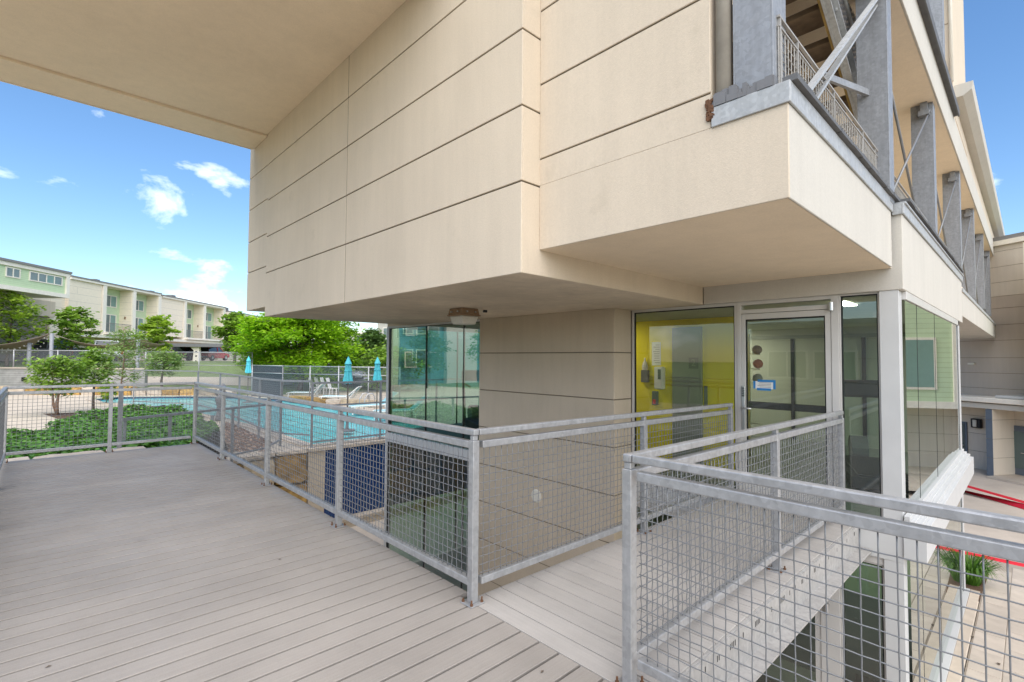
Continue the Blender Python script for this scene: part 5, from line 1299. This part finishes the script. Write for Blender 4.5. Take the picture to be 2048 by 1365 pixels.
for (ua, ub, n) in ((4, 34, 2), (52, 119, 4), (-60, -20, 2)):
    win(ra, FX_(ua, 3.45), FX_(ub, 3.45), Hb + (Ht - Hb) * 0.46, Hb + (Ht - Hb) * 0.83, -3.452, n)
lb(ra, 'wall', M['fibret'], x0 - 10, FX_(104), 0.5, 9, 0, Hb - 0.01); lb(ra, 'band', M['cream'], x0 - 10, FX_(112), 0.2, 0.49, Hb - 1.5, Hb - 0.02); lb(ra, 'wall', M['fibre'], FX_(104), x1, 0.3, 9, 0, Hb + 3)
lb(ra, 'step_wall', M['fibre'], x1 - 4, x1 + 0.6, 0.31, 9, Hb, Ht - 0.5)
lb(ra, 'carport_wall', M['cream'], x1, x4, 1.2, 1.44, 0, 2.48)
rb = row('middle townhouse row with two pale green recesses')
y1_, y2, y3, y4 = FX_(317), FX_(369), FX_(407), FX_(446)
H2 = FZ_(380, 606)
fins = {'solid': [(y1_, y2 - 0.5)], 'fin': [(y2 - 0.45, y2 + 0.05), (y3 - 0.3, y3 + 0.2), (y4 - 0.35, y4 + 0.2)], 'recess': [(y2 + 0.06, y3 - 0.31), (y3 + 0.21, y4 - 0.36)]}
unit(rb, fins, H2, y1_ + 0.3, y4)
for xa in (y1_ + 2, y1_ + 6.5): lb(rb, 'roof_vent', M['vent'], xa, xa + 0.8, 2.5, 3.3, H2 + 0.37, H2 + 1.1)
lb(rb, 'carport_wall', M['cream'], y1_ + 0.3, y4, 1.2, 1.44, 0, 2.48)
rc = row('farthest townhouse row mostly hidden by the bright tree')
z1_, z2, z3, z4 = FX_(455), FX_(487), FX_(512), FX_(540); H3 = FZ_(500, 634)
fins = {'solid': [(z1_, z2 - 0.5)], 'fin': [(z2 - 0.5, z2), (z3 - 0.35, z3 + 0.2), (z4 - 0.4, z4 + 0.2)], 'recess': [(z2 + 0.01, z3 - 0.36), (z3 + 0.21, z4 - 0.41)]}
unit(rc, fins, H3, z1_, z4); lb(rc, 'roof_vent', M['vent'], z1_ + 4, z1_ + 5, 2.5, 3.5, H3 + 0.37, H3 + 1.3)
# white houses beyond the dark tree
wh = thing('white_house', at(745, 770, 62), 'white gabled house behind the dark tree and right umbrella', 'building', rz=math.atan2(RT.y, RT.x))
wz = wh.location.z
def wb_(n, m, x0, x1, y0, y1, z0, z1):
    mb = MB(); mb.box(x0, x1, y0, y1, z0 - wz, z1 - wz); return mb.build(n, m, wh, local=True)
wb_('wall', M['trimw'], -4.5, 0.5, 3, 12, -1.6, 4.6); wb_('wall', M['creamlit'], 0.51, 4.5, 0, 12, -1.6, 6.2); wb_('roof', M['trimw'], -5, 1.0, 2.4, 12, 4.61, 4.85); wb_('roof', M['trimw'], 0.3, 4.8, -0.4, 12, 6.21, 6.5)
def wwin(x, z, y):
    f_ = wb_('window', M['trimw'], x, x + 0.9, y - 0.1, y, z, z + 1.4); o = wb_('pane', M['winglass'], x + 0.1, x + 0.8, y - 0.13, y - 0.1, z + 0.1, z + 1.3); o.parent = f_
for x in (-3.2, -1.6): wwin(x, 2.9, 3)
for x in (1.2, 2.9): wwin(x, 3.9, 0); wwin(x, 1.0, 0)
wb_('balcony', M['trimw'], -0.4, 0.5, 1.5, 3, 2.6, 3.6)
tb2 = thing('teal_house', at(900, 770, 52), 'teal clapboard house seen through the green corner glass', 'building', rz=math.atan2(RT.y, RT.x)); wz = tb2.location.z
def tb_(n, m, x0, x1, y0, y1, z0, z1, par=None):
    mb = MB(); mb.box(x0, x1, y0, y1, z0 - wz, z1 - wz); return mb.build(n, m, par or tb2, local=True)
m_ts = bricky('teal_lap_siding', (0.10, 0.27, 0.31), (0.11, 0.28, 0.32), (0.06, 0.16, 0.19), 60, 0.18, 0.01, 0.7, axes='XZ')
tb_('wall', m_ts, -5.5, -2, 0, 9, -1.6, 7); tb_('wall', m_ts, -1.99, 3, -0.6, 9, -1.6, 7.4); tb_('wall', m_ts, 3.01, 14, 0, 9, -1.6, 7); tb_('roof', M['roof'], -6, 14.5, -0.9, 9, 7.41, 7.7)
for x in (-5, -3.6, 3.6, 5.2, 8, 10):
    for z in (0.9, 4.0): f_ = tb_('window', M['trimw'], x, x + 1.1, -0.1, 0, z, z + 1.5); tb_('pane', M['winglass'], x + 0.1, x + 1.0, -0.12, -0.1, z + 0.1, z + 1.4, f_)
# carport canopy with the white pierced pillar
cp = thing('carport', at(395, 728, 58), 'dark roofed carport on white tapered pillars with round holes', 'carport', rz=math.atan2(RT.y, RT.x)); cz = cp.location.z
g0 = at(395, 728, 58); zr = at(395, 692, 58).z - cz
mb = MB(); mb.box(-4.2, 3.0, -0.6, 5, zr - 0.1, zr + 0.18); mb.build('roof', M['roof'], cp, local=True)
mb = MB(); mb.box(-4.3, 3.1, -0.7, -0.61, zr - 0.14, zr + 0.25); mb.build('fascia', M['vent'], cp, local=True)
for xx in (0.0, -7.2):
    mb = MB(); mb.prism([(-0.42 + xx, -0.3, 0), (0.42 + xx, -0.3, 0), (0.28 + xx, -0.3, zr - 0.11), (-0.75 + xx, -0.3, zr - 0.11), (-0.3 + xx, -0.3, zr - 0.55)], (0, 0.35, 0)); pil = mb.build('pillar', M['trimw'], cp, local=True)
    mb = MB()
    for z in (0.3, 0.9, 1.4): mb.tube((xx, -0.315, z), (xx, -0.305, z), 0.11, 12)
    mb.build('hole', M['gasket'], pil, local=True)

# ---- vehicles
def car(label, c, rz, paint, kind='suv', first=None):
    t = thing('parked_car' if kind != 'pickup' else 'pickup_truck', c, label, 'car' if kind != 'pickup' else 'truck', rz=rz)
    L, W, Hh = {'suv': (4.7, 1.9, 1.75), 'pickup': (5.8, 2.0, 1.92), 'sedan': (4.6, 1.8, 1.45)}[kind]
    hl = Hh * 0.56; w = W / 2
    prof = {'suv': [(-L / 2, 0.45), (-L / 2, hl), (-L / 2 + 0.1, hl + 0.03), (L / 2 - 1.3, hl + 0.03), (L / 2 - 0.1, hl - 0.12), (L / 2, hl - 0.3), (L / 2, 0.4)],
            'pickup': [(-L / 2, 0.55), (-L / 2, hl + 0.05), (-L / 2 + 0.05, hl + 0.1), (L / 2 - 1.5, hl + 0.06), (L / 2 - 0.1, hl - 0.05), (L / 2, hl - 0.3), (L / 2, 0.5)],
            'sedan': [(-L / 2, 0.4), (-L / 2, hl), (-L / 2 + 0.5, hl + 0.04), (L / 2 - 1.2, hl + 0.03), (L / 2 - 0.15, hl - 0.12), (L / 2, hl - 0.3), (L / 2, 0.35)]}[kind]
    f = MB(); f.prism([(x, -w, z) for x, z in prof] + [(1.0, -w, 0.28), (-1.0, -w, 0.28)], (0, 2 * w, 0)); f.build('body', paint, t, local=True, bevel=0.06, seg=2)
    cab = {'suv': [(-L / 2 + 0.12, hl), (-L / 2 + 0.35, Hh), (0.35, Hh), (1.15, hl)], 'pickup': [(-0.75, hl), (-0.6, Hh), (0.7, Hh), (1.5, hl)], 'sedan': [(-1.75, hl), (-0.95, Hh), (0.3, Hh), (1.15, hl)]}[kind]
    def cabin(sc, zz, yy):
        mx_ = sum(x for x, _ in cab) / 4; b = []
        return [(mx_ + (x - mx_) * sc, z) for x, z in cab]
    f = MB(); pc_ = cabin(1, 0, 0); b = len(f.v)
    for s in (-1, 1):
        for x, z in pc_: f.v.append((x, s * (w - (0.06 if z <= hl else 0.22)), z))
    f.f += [(0, 1, 2, 3), (7, 6, 5, 4), (0, 4, 5, 1), (1, 5, 6, 2), (2, 6, 7, 3), (3, 7, 4, 0)]; f.build('window_band', M['carglass'], t, local=True)
    f = MB(); x0_, x1_ = pc_[1][0], pc_[2][0]; f.box(x0_ - 0.08, x1_ + 0.08, -w + 0.2, w - 0.2, Hh - 0.06, Hh + 0.03); 
    for s in (-1, 1):
        for (p, q) in ((pc_[0], pc_[1]), (pc_[3], pc_[2]), ((0.05 - 0.3, hl), (-0.25, Hh))): f.bar((p[0], s * (w - 0.05), p[1]), (q[0], s * (w - 0.205), q[1]), 0.05, 0.09)
    f.build('roof', paint, t, local=True)
    for x in (-L * 0.31, L * 0.31):
        for s in (-1, 1):
            f = MB(); f.tube((x, s * (w - 0.24), 0.36), (x, s * (w + 0.01), 0.36), 0.36, 16); wh_ = f.build('wheel', M['tyre'], t, local=True); f = MB(); f.tube((x, s * (w + 0.005), 0.36), (x, s * (w + 0.025), 0.36), 0.20, 12); f.build('rim', M['galv'], wh_, local=True)
    for s in (-1, 1):
        f = MB(); f.box(-L / 2 - 0.02, -L / 2 + 0.04, s * (w - 0.22), s * (w - 0.04), hl - 0.42, hl - 0.06); f.build('tail_lamp', M['taillamp'], t, local=True)
        f = MB(); f.box(L / 2 - 0.06, L / 2 + 0.02, s * (w - 0.42), s * (w - 0.08), hl - 0.42, hl - 0.25); f.build('headlight', M['lens'], t, local=True)
    f = MB(); f.box(-L / 2 - 0.06, -L / 2, -w + 0.1, w - 0.1, 0.42, 0.6); f.box(L / 2 - 0.01, L / 2 + 0.06, -w + 0.1, w - 0.1, 0.38, 0.55); f.build('bumper', M['vent'], t, local=True)
    return t
def g_at(u, d):
    p = at(u, 720, d); s = (p - C0).dot(FW); tt = (p - C0).dot(RT); p.z = gh(s, tt) + 0.04; return p
ang = lambda v: math.atan2(v.y, v.x)
car('large grey pickup truck behind the tall sail pole', g_at(112, 44.5), ang(-RT) - 0.2, M['cargrey'], 'pickup')
car('white pickup truck parked right of the grey pickup', g_at(212, 46.5), ang(-RT) - 0.8, M['carwhite'], 'pickup')
car('black car in the shade left of the grey pickup', g_at(88, 48.5), ang(-RT), M['cardark'], 'suv')
car('dark car under the carport left of the white pillar', g_at(352, 62), ang(-FW) + 0.3, M['cardark'], 'suv')
car('dark red car under the carport left of the white pillar', g_at(379, 63), ang(FW), plain('maroon_paint', (0.10, 0.012, 0.02), 0.3), 'suv')
car('bright red car right of the white carport pillar', g_at(424, 64), ang(FW), M['carred'], 'suv')
car('silver grey sedan behind the middle umbrella', g_at(668, 41), ang(RT) + 0.2, M['carsilver'], 'sedan')
car('dark grey sedan left of the right umbrella', g_at(722, 43), ang(RT) + 0.35, M['cargrey'], 'sedan')
car('dark grey car left of the long chain link fence', g_at(585, 44), ang(RT), M['cargrey'], 'sedan')

# ================================================================== VEGETATION
def tree(label, base, th_, top, rad, n, leaf, m, clumps=40, seed=1, bark='bark', trunk=0.12, low=0.0, stems=1, cat='tree', name='tree', shape=1.0, droop=0.0, group=None, sig=0.14, flat=0.6, slim=0.34):
    """base point, trunk height to the crown, crown top z, crown radius"""
    r = random.Random(seed); base = Vector(base); t = thing(name, base, label, cat, group)
    zb, zt = base.z + th_, top; ch_ = (zt - zb) / 2; cc = Vector((base.x, base.y, zb + ch_))
    H_ = zt - zb; f = MB()
    # leaning stems, then limbs that leave them at intervals and carry flat leaf sprays near their tips
    axes = []
    for s_ in range(stems):
        o = Vector((r.uniform(-0.12, 0.12), r.uniform(-0.12, 0.12), 0)) * (stems > 1) * 2; lean = Vector((r.uniform(-1, 1), r.uniform(-1, 1), 0)) * rad * (0.30 if stems > 1 else 0.07)
        pts = [base + o * 0.4, base + o + lean * 0.3 + Vector((r.uniform(-.05, .05), r.uniform(-.05, .05), th_ * 0.55)), base + o + lean * 0.6 + Vector((0, 0, th_)), base + o + lean + Vector((r.uniform(-.1, .1) * rad, r.uniform(-.1, .1) * rad, th_ + H_ * 0.5)), base + o + lean * 1.1 + Vector((0, 0, th_ + H_ * 0.93))]
        f.path(pts, [trunk, trunk * 0.85, trunk * 0.72, trunk * 0.42, trunk * 0.12], 8); axes.append(pts)
    sprays = []
    nb = clumps
    for k in range(nb):
        pts = axes[k % stems]; h = ((k + 0.5) / nb) ** 0.85; hh = h * 0.97
        st_ = pts[2].lerp(pts[3], hh * 2) if hh < 0.5 else pts[3].lerp(pts[4], hh * 2 - 1)
        az = k * 2.399963 + r.uniform(-0.5, 0.5); wid = (math.sin(math.pi * (0.18 + 0.80 * h) ** shape)) ** 0.8 * r.uniform(0.62, 1.12)
        L = rad * max(0.16, wid); rise = r.uniform(0.05, 0.45) * L * (1 - droop)
        tip = st_ + Vector((math.cos(az) * L, math.sin(az) * L, rise)); mid = st_.lerp(tip, 0.5) + Vector((0, 0, 0.10 * L)); tip.z -= droop * 0.25 * L
        f.path([st_, mid, tip], [trunk * 0.30 * (1.1 - h), trunk * 0.18, trunk * 0.05], 5)
        sprays.append((st_, mid, tip, L))
    f.build('trunk', M[bark], t, smooth=True)
    vs, fs, ti = [], [], []; tot = sum(q[3] for q in sprays)
    for (st_, mid, tip, L) in sprays:
        tone = r.gauss(0, 0.10)
        for i in range(int(n * L / tot)):
            u = 1 - abs(r.gauss(0, 0.36)); u = max(0.12, min(1.04, u))
            c = st_.lerp(mid, u * 2) if u < 0.5 else mid.lerp(tip, u * 2 - 1)
            sg = rad * sig * (0.55 + 0.6 * (1 - abs(u - 0.6)))
            dz = r.gauss(0, sg * flat); q = c + Vector((r.gauss(0, sg), r.gauss(0, sg), dz - droop * abs(r.gauss(0, sg))))
            a = r.random() * 6.283; nx = Vector((math.cos(a), math.sin(a), r.uniform(-0.6, 0.3))).normalized(); up = Vector((r.uniform(-.6, .6), r.uniform(-.6, .6), 1)).normalized(); sd_ = nx.cross(up).normalized()
            l = leaf * r.uniform(0.55, 1.3); w = l * slim; k = len(vs)
            vs += [q - nx * l * 0.5, q + sd_ * w, q + nx * l * 0.5 + Vector((0, 0, -0.12 * l)), q - sd_ * w]; fs.append((k, k + 1, k + 2, k + 3))
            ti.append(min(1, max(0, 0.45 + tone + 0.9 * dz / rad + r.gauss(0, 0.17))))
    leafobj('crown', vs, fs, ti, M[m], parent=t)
    return t
# teal house and trees up the slope to the left of the pool: seen only mirrored in the corner glass
t2 = thing('teal_house', (-20, 40, -0.6), 'teal clapboard house left of the pool, mirrored in the corner glass', 'building')
def t2b(n, m, x0, x1, y0, y1, z0, z1, par=None):
    mb = MB(); mb.box(x0, x1, y0, y1, z0, z1); return mb.build(n, m, par or t2)
for (xa, xb, yy, mm, zt_) in ((-33, -24.5, 38.5, m_ts, 6.5), (-24.49, -20.5, 38.0, M['trimw'], 7.2), (-20.49, -15.2, 38.5, m_ts, 6.5), (-15.19, -10.5, 38.2, M['siding'], 6.0)):
    t2b('wall', mm, xa, xb, yy, 47, -1.0, zt_); t2b('roof', M['roof'], xa - 0.2, xb + 0.2, yy - 0.3, 47, zt_ + 0.01, zt_ + 0.3)
for x in (-31, -27, -19.5, -17, -14, -12):
    for z in (0.6, 3.6): f_ = t2b('window', M['trimw'], x, x + 1.3, 37.9, 38.0, z, z + 1.5); t2b('pane', M['winglass'], x + 0.1, x + 1.2, 37.86, 37.9, z + 0.1, z + 1.4, f_)
def base_at(u, d, z=None):
    p = at(u, 720, d); s = (p - C0).dot(FW); tt = (p - C0).dot(RT); p.z = gh(s, tt) if z is None else z; return p
def zat(v, d): return CAMC.z + (713 - v) / FPX * d
def rpx(w, d): return w / FPX * d
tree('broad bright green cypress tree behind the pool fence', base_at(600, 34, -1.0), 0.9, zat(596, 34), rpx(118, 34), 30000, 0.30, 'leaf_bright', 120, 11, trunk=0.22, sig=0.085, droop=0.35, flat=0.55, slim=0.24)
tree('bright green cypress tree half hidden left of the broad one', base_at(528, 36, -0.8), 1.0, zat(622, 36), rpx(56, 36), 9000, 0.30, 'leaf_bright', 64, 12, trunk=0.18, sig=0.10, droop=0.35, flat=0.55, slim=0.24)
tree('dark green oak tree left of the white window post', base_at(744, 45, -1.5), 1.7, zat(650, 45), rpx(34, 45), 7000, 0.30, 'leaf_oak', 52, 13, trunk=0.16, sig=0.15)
tree('yellow green tree at the far left below the green box', base_at(14, 40, 0.6), 0.9, zat(574, 40), rpx(58, 40), 2600, 0.32, 'leaf_yel', 52, 14, trunk=0.14, sig=0.13)
tree('leafy green tree in front of the blank townhouse wall', base_at(140, 42, 0.7), 1.1, zat(612, 42), rpx(46, 42), 2200, 0.36, 'leaf_mid', 34, 15, trunk=0.11, sig=0.12)
tree('bright leafy tree right of the second townhouse recess', base_at(316, 42, 0.3), 1.1, zat(624, 42), rpx(34, 42), 1900, 0.36, 'leaf_yel', 30, 16, trunk=0.10, sig=0.13)
tree('full green tree covering the end of the middle townhouse row', base_at(468, 45, 0.4), 1.4, zat(620, 45), rpx(36, 45), 3600, 0.36, 'leaf_mid', 40, 17, trunk=0.15, sig=0.13)
tree('multi stemmed crape myrtle in the near pool planter', onz(118, 830, PZ), 0.75, zat(712, 20), 0.95, 3200, 0.14, 'leaf_mid', 44, 18, bark='barkr', trunk=0.05, stems=3, sig=0.15)
tree('dark rounded tree right of the crape myrtle', base_at(190, 22, PZ), 1.0, zat(694, 22), rpx(34, 22), 2400, 0.16, 'leaf_mid', 40, 19, trunk=0.06, sig=0.15)
tree('thin airy tree with a reddish trunk beside the pool', base_at(242, 18, PZ), 1.2, zat(646, 18), rpx(52, 18), 1700, 0.13, 'leaf_olive', 46, 20, bark='barkr', trunk=0.04, sig=0.13, slim=0.22)
tree('bushy olive tree on the lawn right of the thin tree', base_at(325, 31, -0.4), 0.7, zat(703, 31), rpx(36, 31), 1900, 0.17, 'leaf_olive', 30, 21, trunk=0.08, sig=0.17)
tree('small shrub below the dark rounded tree', base_at(217, 25, PZ), 0.1, zat(762, 25), rpx(14, 25), 700, 0.16, 'leaf_yel', 14, 22, trunk=0.03, cat='shrub', name='shrub', sig=0.2)
tree('dark evergreen behind the long fence windscreen', base_at(700, 50, -1.5), 0.4, zat(700, 50), rpx(75, 50), 5000, 0.34, 'leaf_oak', 50, 23, trunk=0.12, cat='shrub', name='shrub')
tree('green tree by the right end of the long fence', base_at(790, 36, -1.2), 0.4, zat(690, 36), rpx(60, 36), 5000, 0.26, 'leaf_mid', 50, 24, trunk=0.12)
tree('green tree left of the pool, mirrored in the corner glass', (-22.5, 33, -0.9), 1.2, 5.0, 2.4, 3000, 0.3, 'leaf_mid', 40, 27, trunk=0.12)
tree('small tree near the teal house, mirrored in the corner glass', (-13.5, 31, -0.9), 1.0, 4.0, 1.6, 2000, 0.26, 'leaf_oak', 34, 28, trunk=0.1)
tree('sprig of green tree above the right townhouse roof', A0 + wdir * -1.0 - ndir * 8.5, 6.6, zat(468, 30) - 0.4, 1.3, 600, 0.18, 'leaf_mid', 20, 25, trunk=0.1)

# ---- ivy bed beside the deck
poly = [onz(u, v, -0.45) for u, v in ((8, 918), (14, 880), (90, 858), (150, 832), (210, 815), (330, 808), (392, 832), (440, 868))] + [Vector((0.35, 9.5, 0)), Vector((-0.02, 8.1, 0)), Vector((-0.5, 7.75, 0)), Vector((-0.62, 8.3, 0)), Vector((-2.9, 8.3, 0))]
def inside(x, y):
    c = False; j = len(poly) - 1
    for i in range(len(poly)):
        a, b = poly[i], poly[j]
        if (a.y > y) != (b.y > y) and x < (b.x - a.x) * (y - a.y) / (b.y - a.y) + a.x: c = not c
        j = i
    return c
from mathutils import noise as mnoise
def ivyz(x, y):
    k = min(1, max(0, (y - 8.0) / 7.0)); return -0.10 - 0.26 * k + 0.20 * mnoise.noise(Vector((x * 0.9, y * 0.9, 0))) + 0.09 * mnoise.noise(Vector((x * 3.1, y * 3.1, 4)))
mb = MB(); xs_ = [-3.6 + i * 0.25 for i in range(25)]; ys_ = [7.7 + i * 0.3 for i in range(46)]
idx = {}
for i, x in enumerate(xs_):
    for j, y in enumerate(ys_):
        idx[i, j] = len(mb.v); mb.v.append((x, y, ivyz(x, y) - 0.10 if inside(x, y) else PZ - 0.05))
for i in range(len(xs_) - 1):
    for j in range(len(ys_) - 1):
        if sum(inside(xs_[i + a], ys_[j + b]) for a in (0, 1) for b in (0, 1)) >= 1: mb.f.append((idx[i, j], idx[i + 1, j], idx[i + 1, j + 1], idx[i, j + 1]))
mb.build('planting_soil', M['soil'], kind='structure', smooth=True)
vs, fs, ti = [], [], []
r = random.Random(5); cnt = 0
while cnt < 26000:
    x, y = r.uniform(-3.2, 2.2), r.uniform(7.75, 20.5)
    if r.random() > min(1.0, 10.5 / y) : continue
    if not inside(x, y): continue
    d = r.random(); z = ivyz(x, y) - 0.12 * d; p = Vector((x, y, z)); l = r.uniform(0.028, 0.055); a = r.random() * 6.283
    nx = Vector((math.cos(a), math.sin(a), r.uniform(-0.7, 0.5))).normalized(); up = Vector((r.uniform(-.7, .7), r.uniform(-.7, .7), 1)).normalized(); s = nx.cross(up).normalized()
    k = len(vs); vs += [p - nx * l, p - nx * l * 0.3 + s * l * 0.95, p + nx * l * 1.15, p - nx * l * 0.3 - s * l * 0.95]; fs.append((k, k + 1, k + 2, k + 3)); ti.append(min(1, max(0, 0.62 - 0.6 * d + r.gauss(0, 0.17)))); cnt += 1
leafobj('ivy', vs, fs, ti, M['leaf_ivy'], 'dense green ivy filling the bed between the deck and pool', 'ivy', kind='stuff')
mb = MB(); mb.poly([(p.x, p.y, PZ + 0.008) for p in [onz(u, v, PZ) for u, v in ((85, 828), (150, 826), (168, 834), (120, 840))]]); mb.build('mulch_bed', M['mulch'], kind='structure')

for (u, v), lb in (((97, 1335), 'tiny dark leaf scrap on the deck near the lower left photo corner'), ((1085, 1345), 'tiny leaf scrap on the deck boards near the bottom middle of the photo'), ((560, 1120), 'small dry leaf scrap on the deck beside the long railing')):
    p = onz(u, v, 0.0); mb = MB(); e = 0.009; mb.poly([(p.x - e * 1.6, p.y, 0.002), (p.x, p.y - e * 0.7, 0.006), (p.x + e * 1.4, p.y + e * 0.4, 0.003), (p.x, p.y + e * 0.8, 0.007)])
    tag(mb.build('leaf_scrap', M['bark']), lb, 'leaf', 'leaf scraps on the deck')
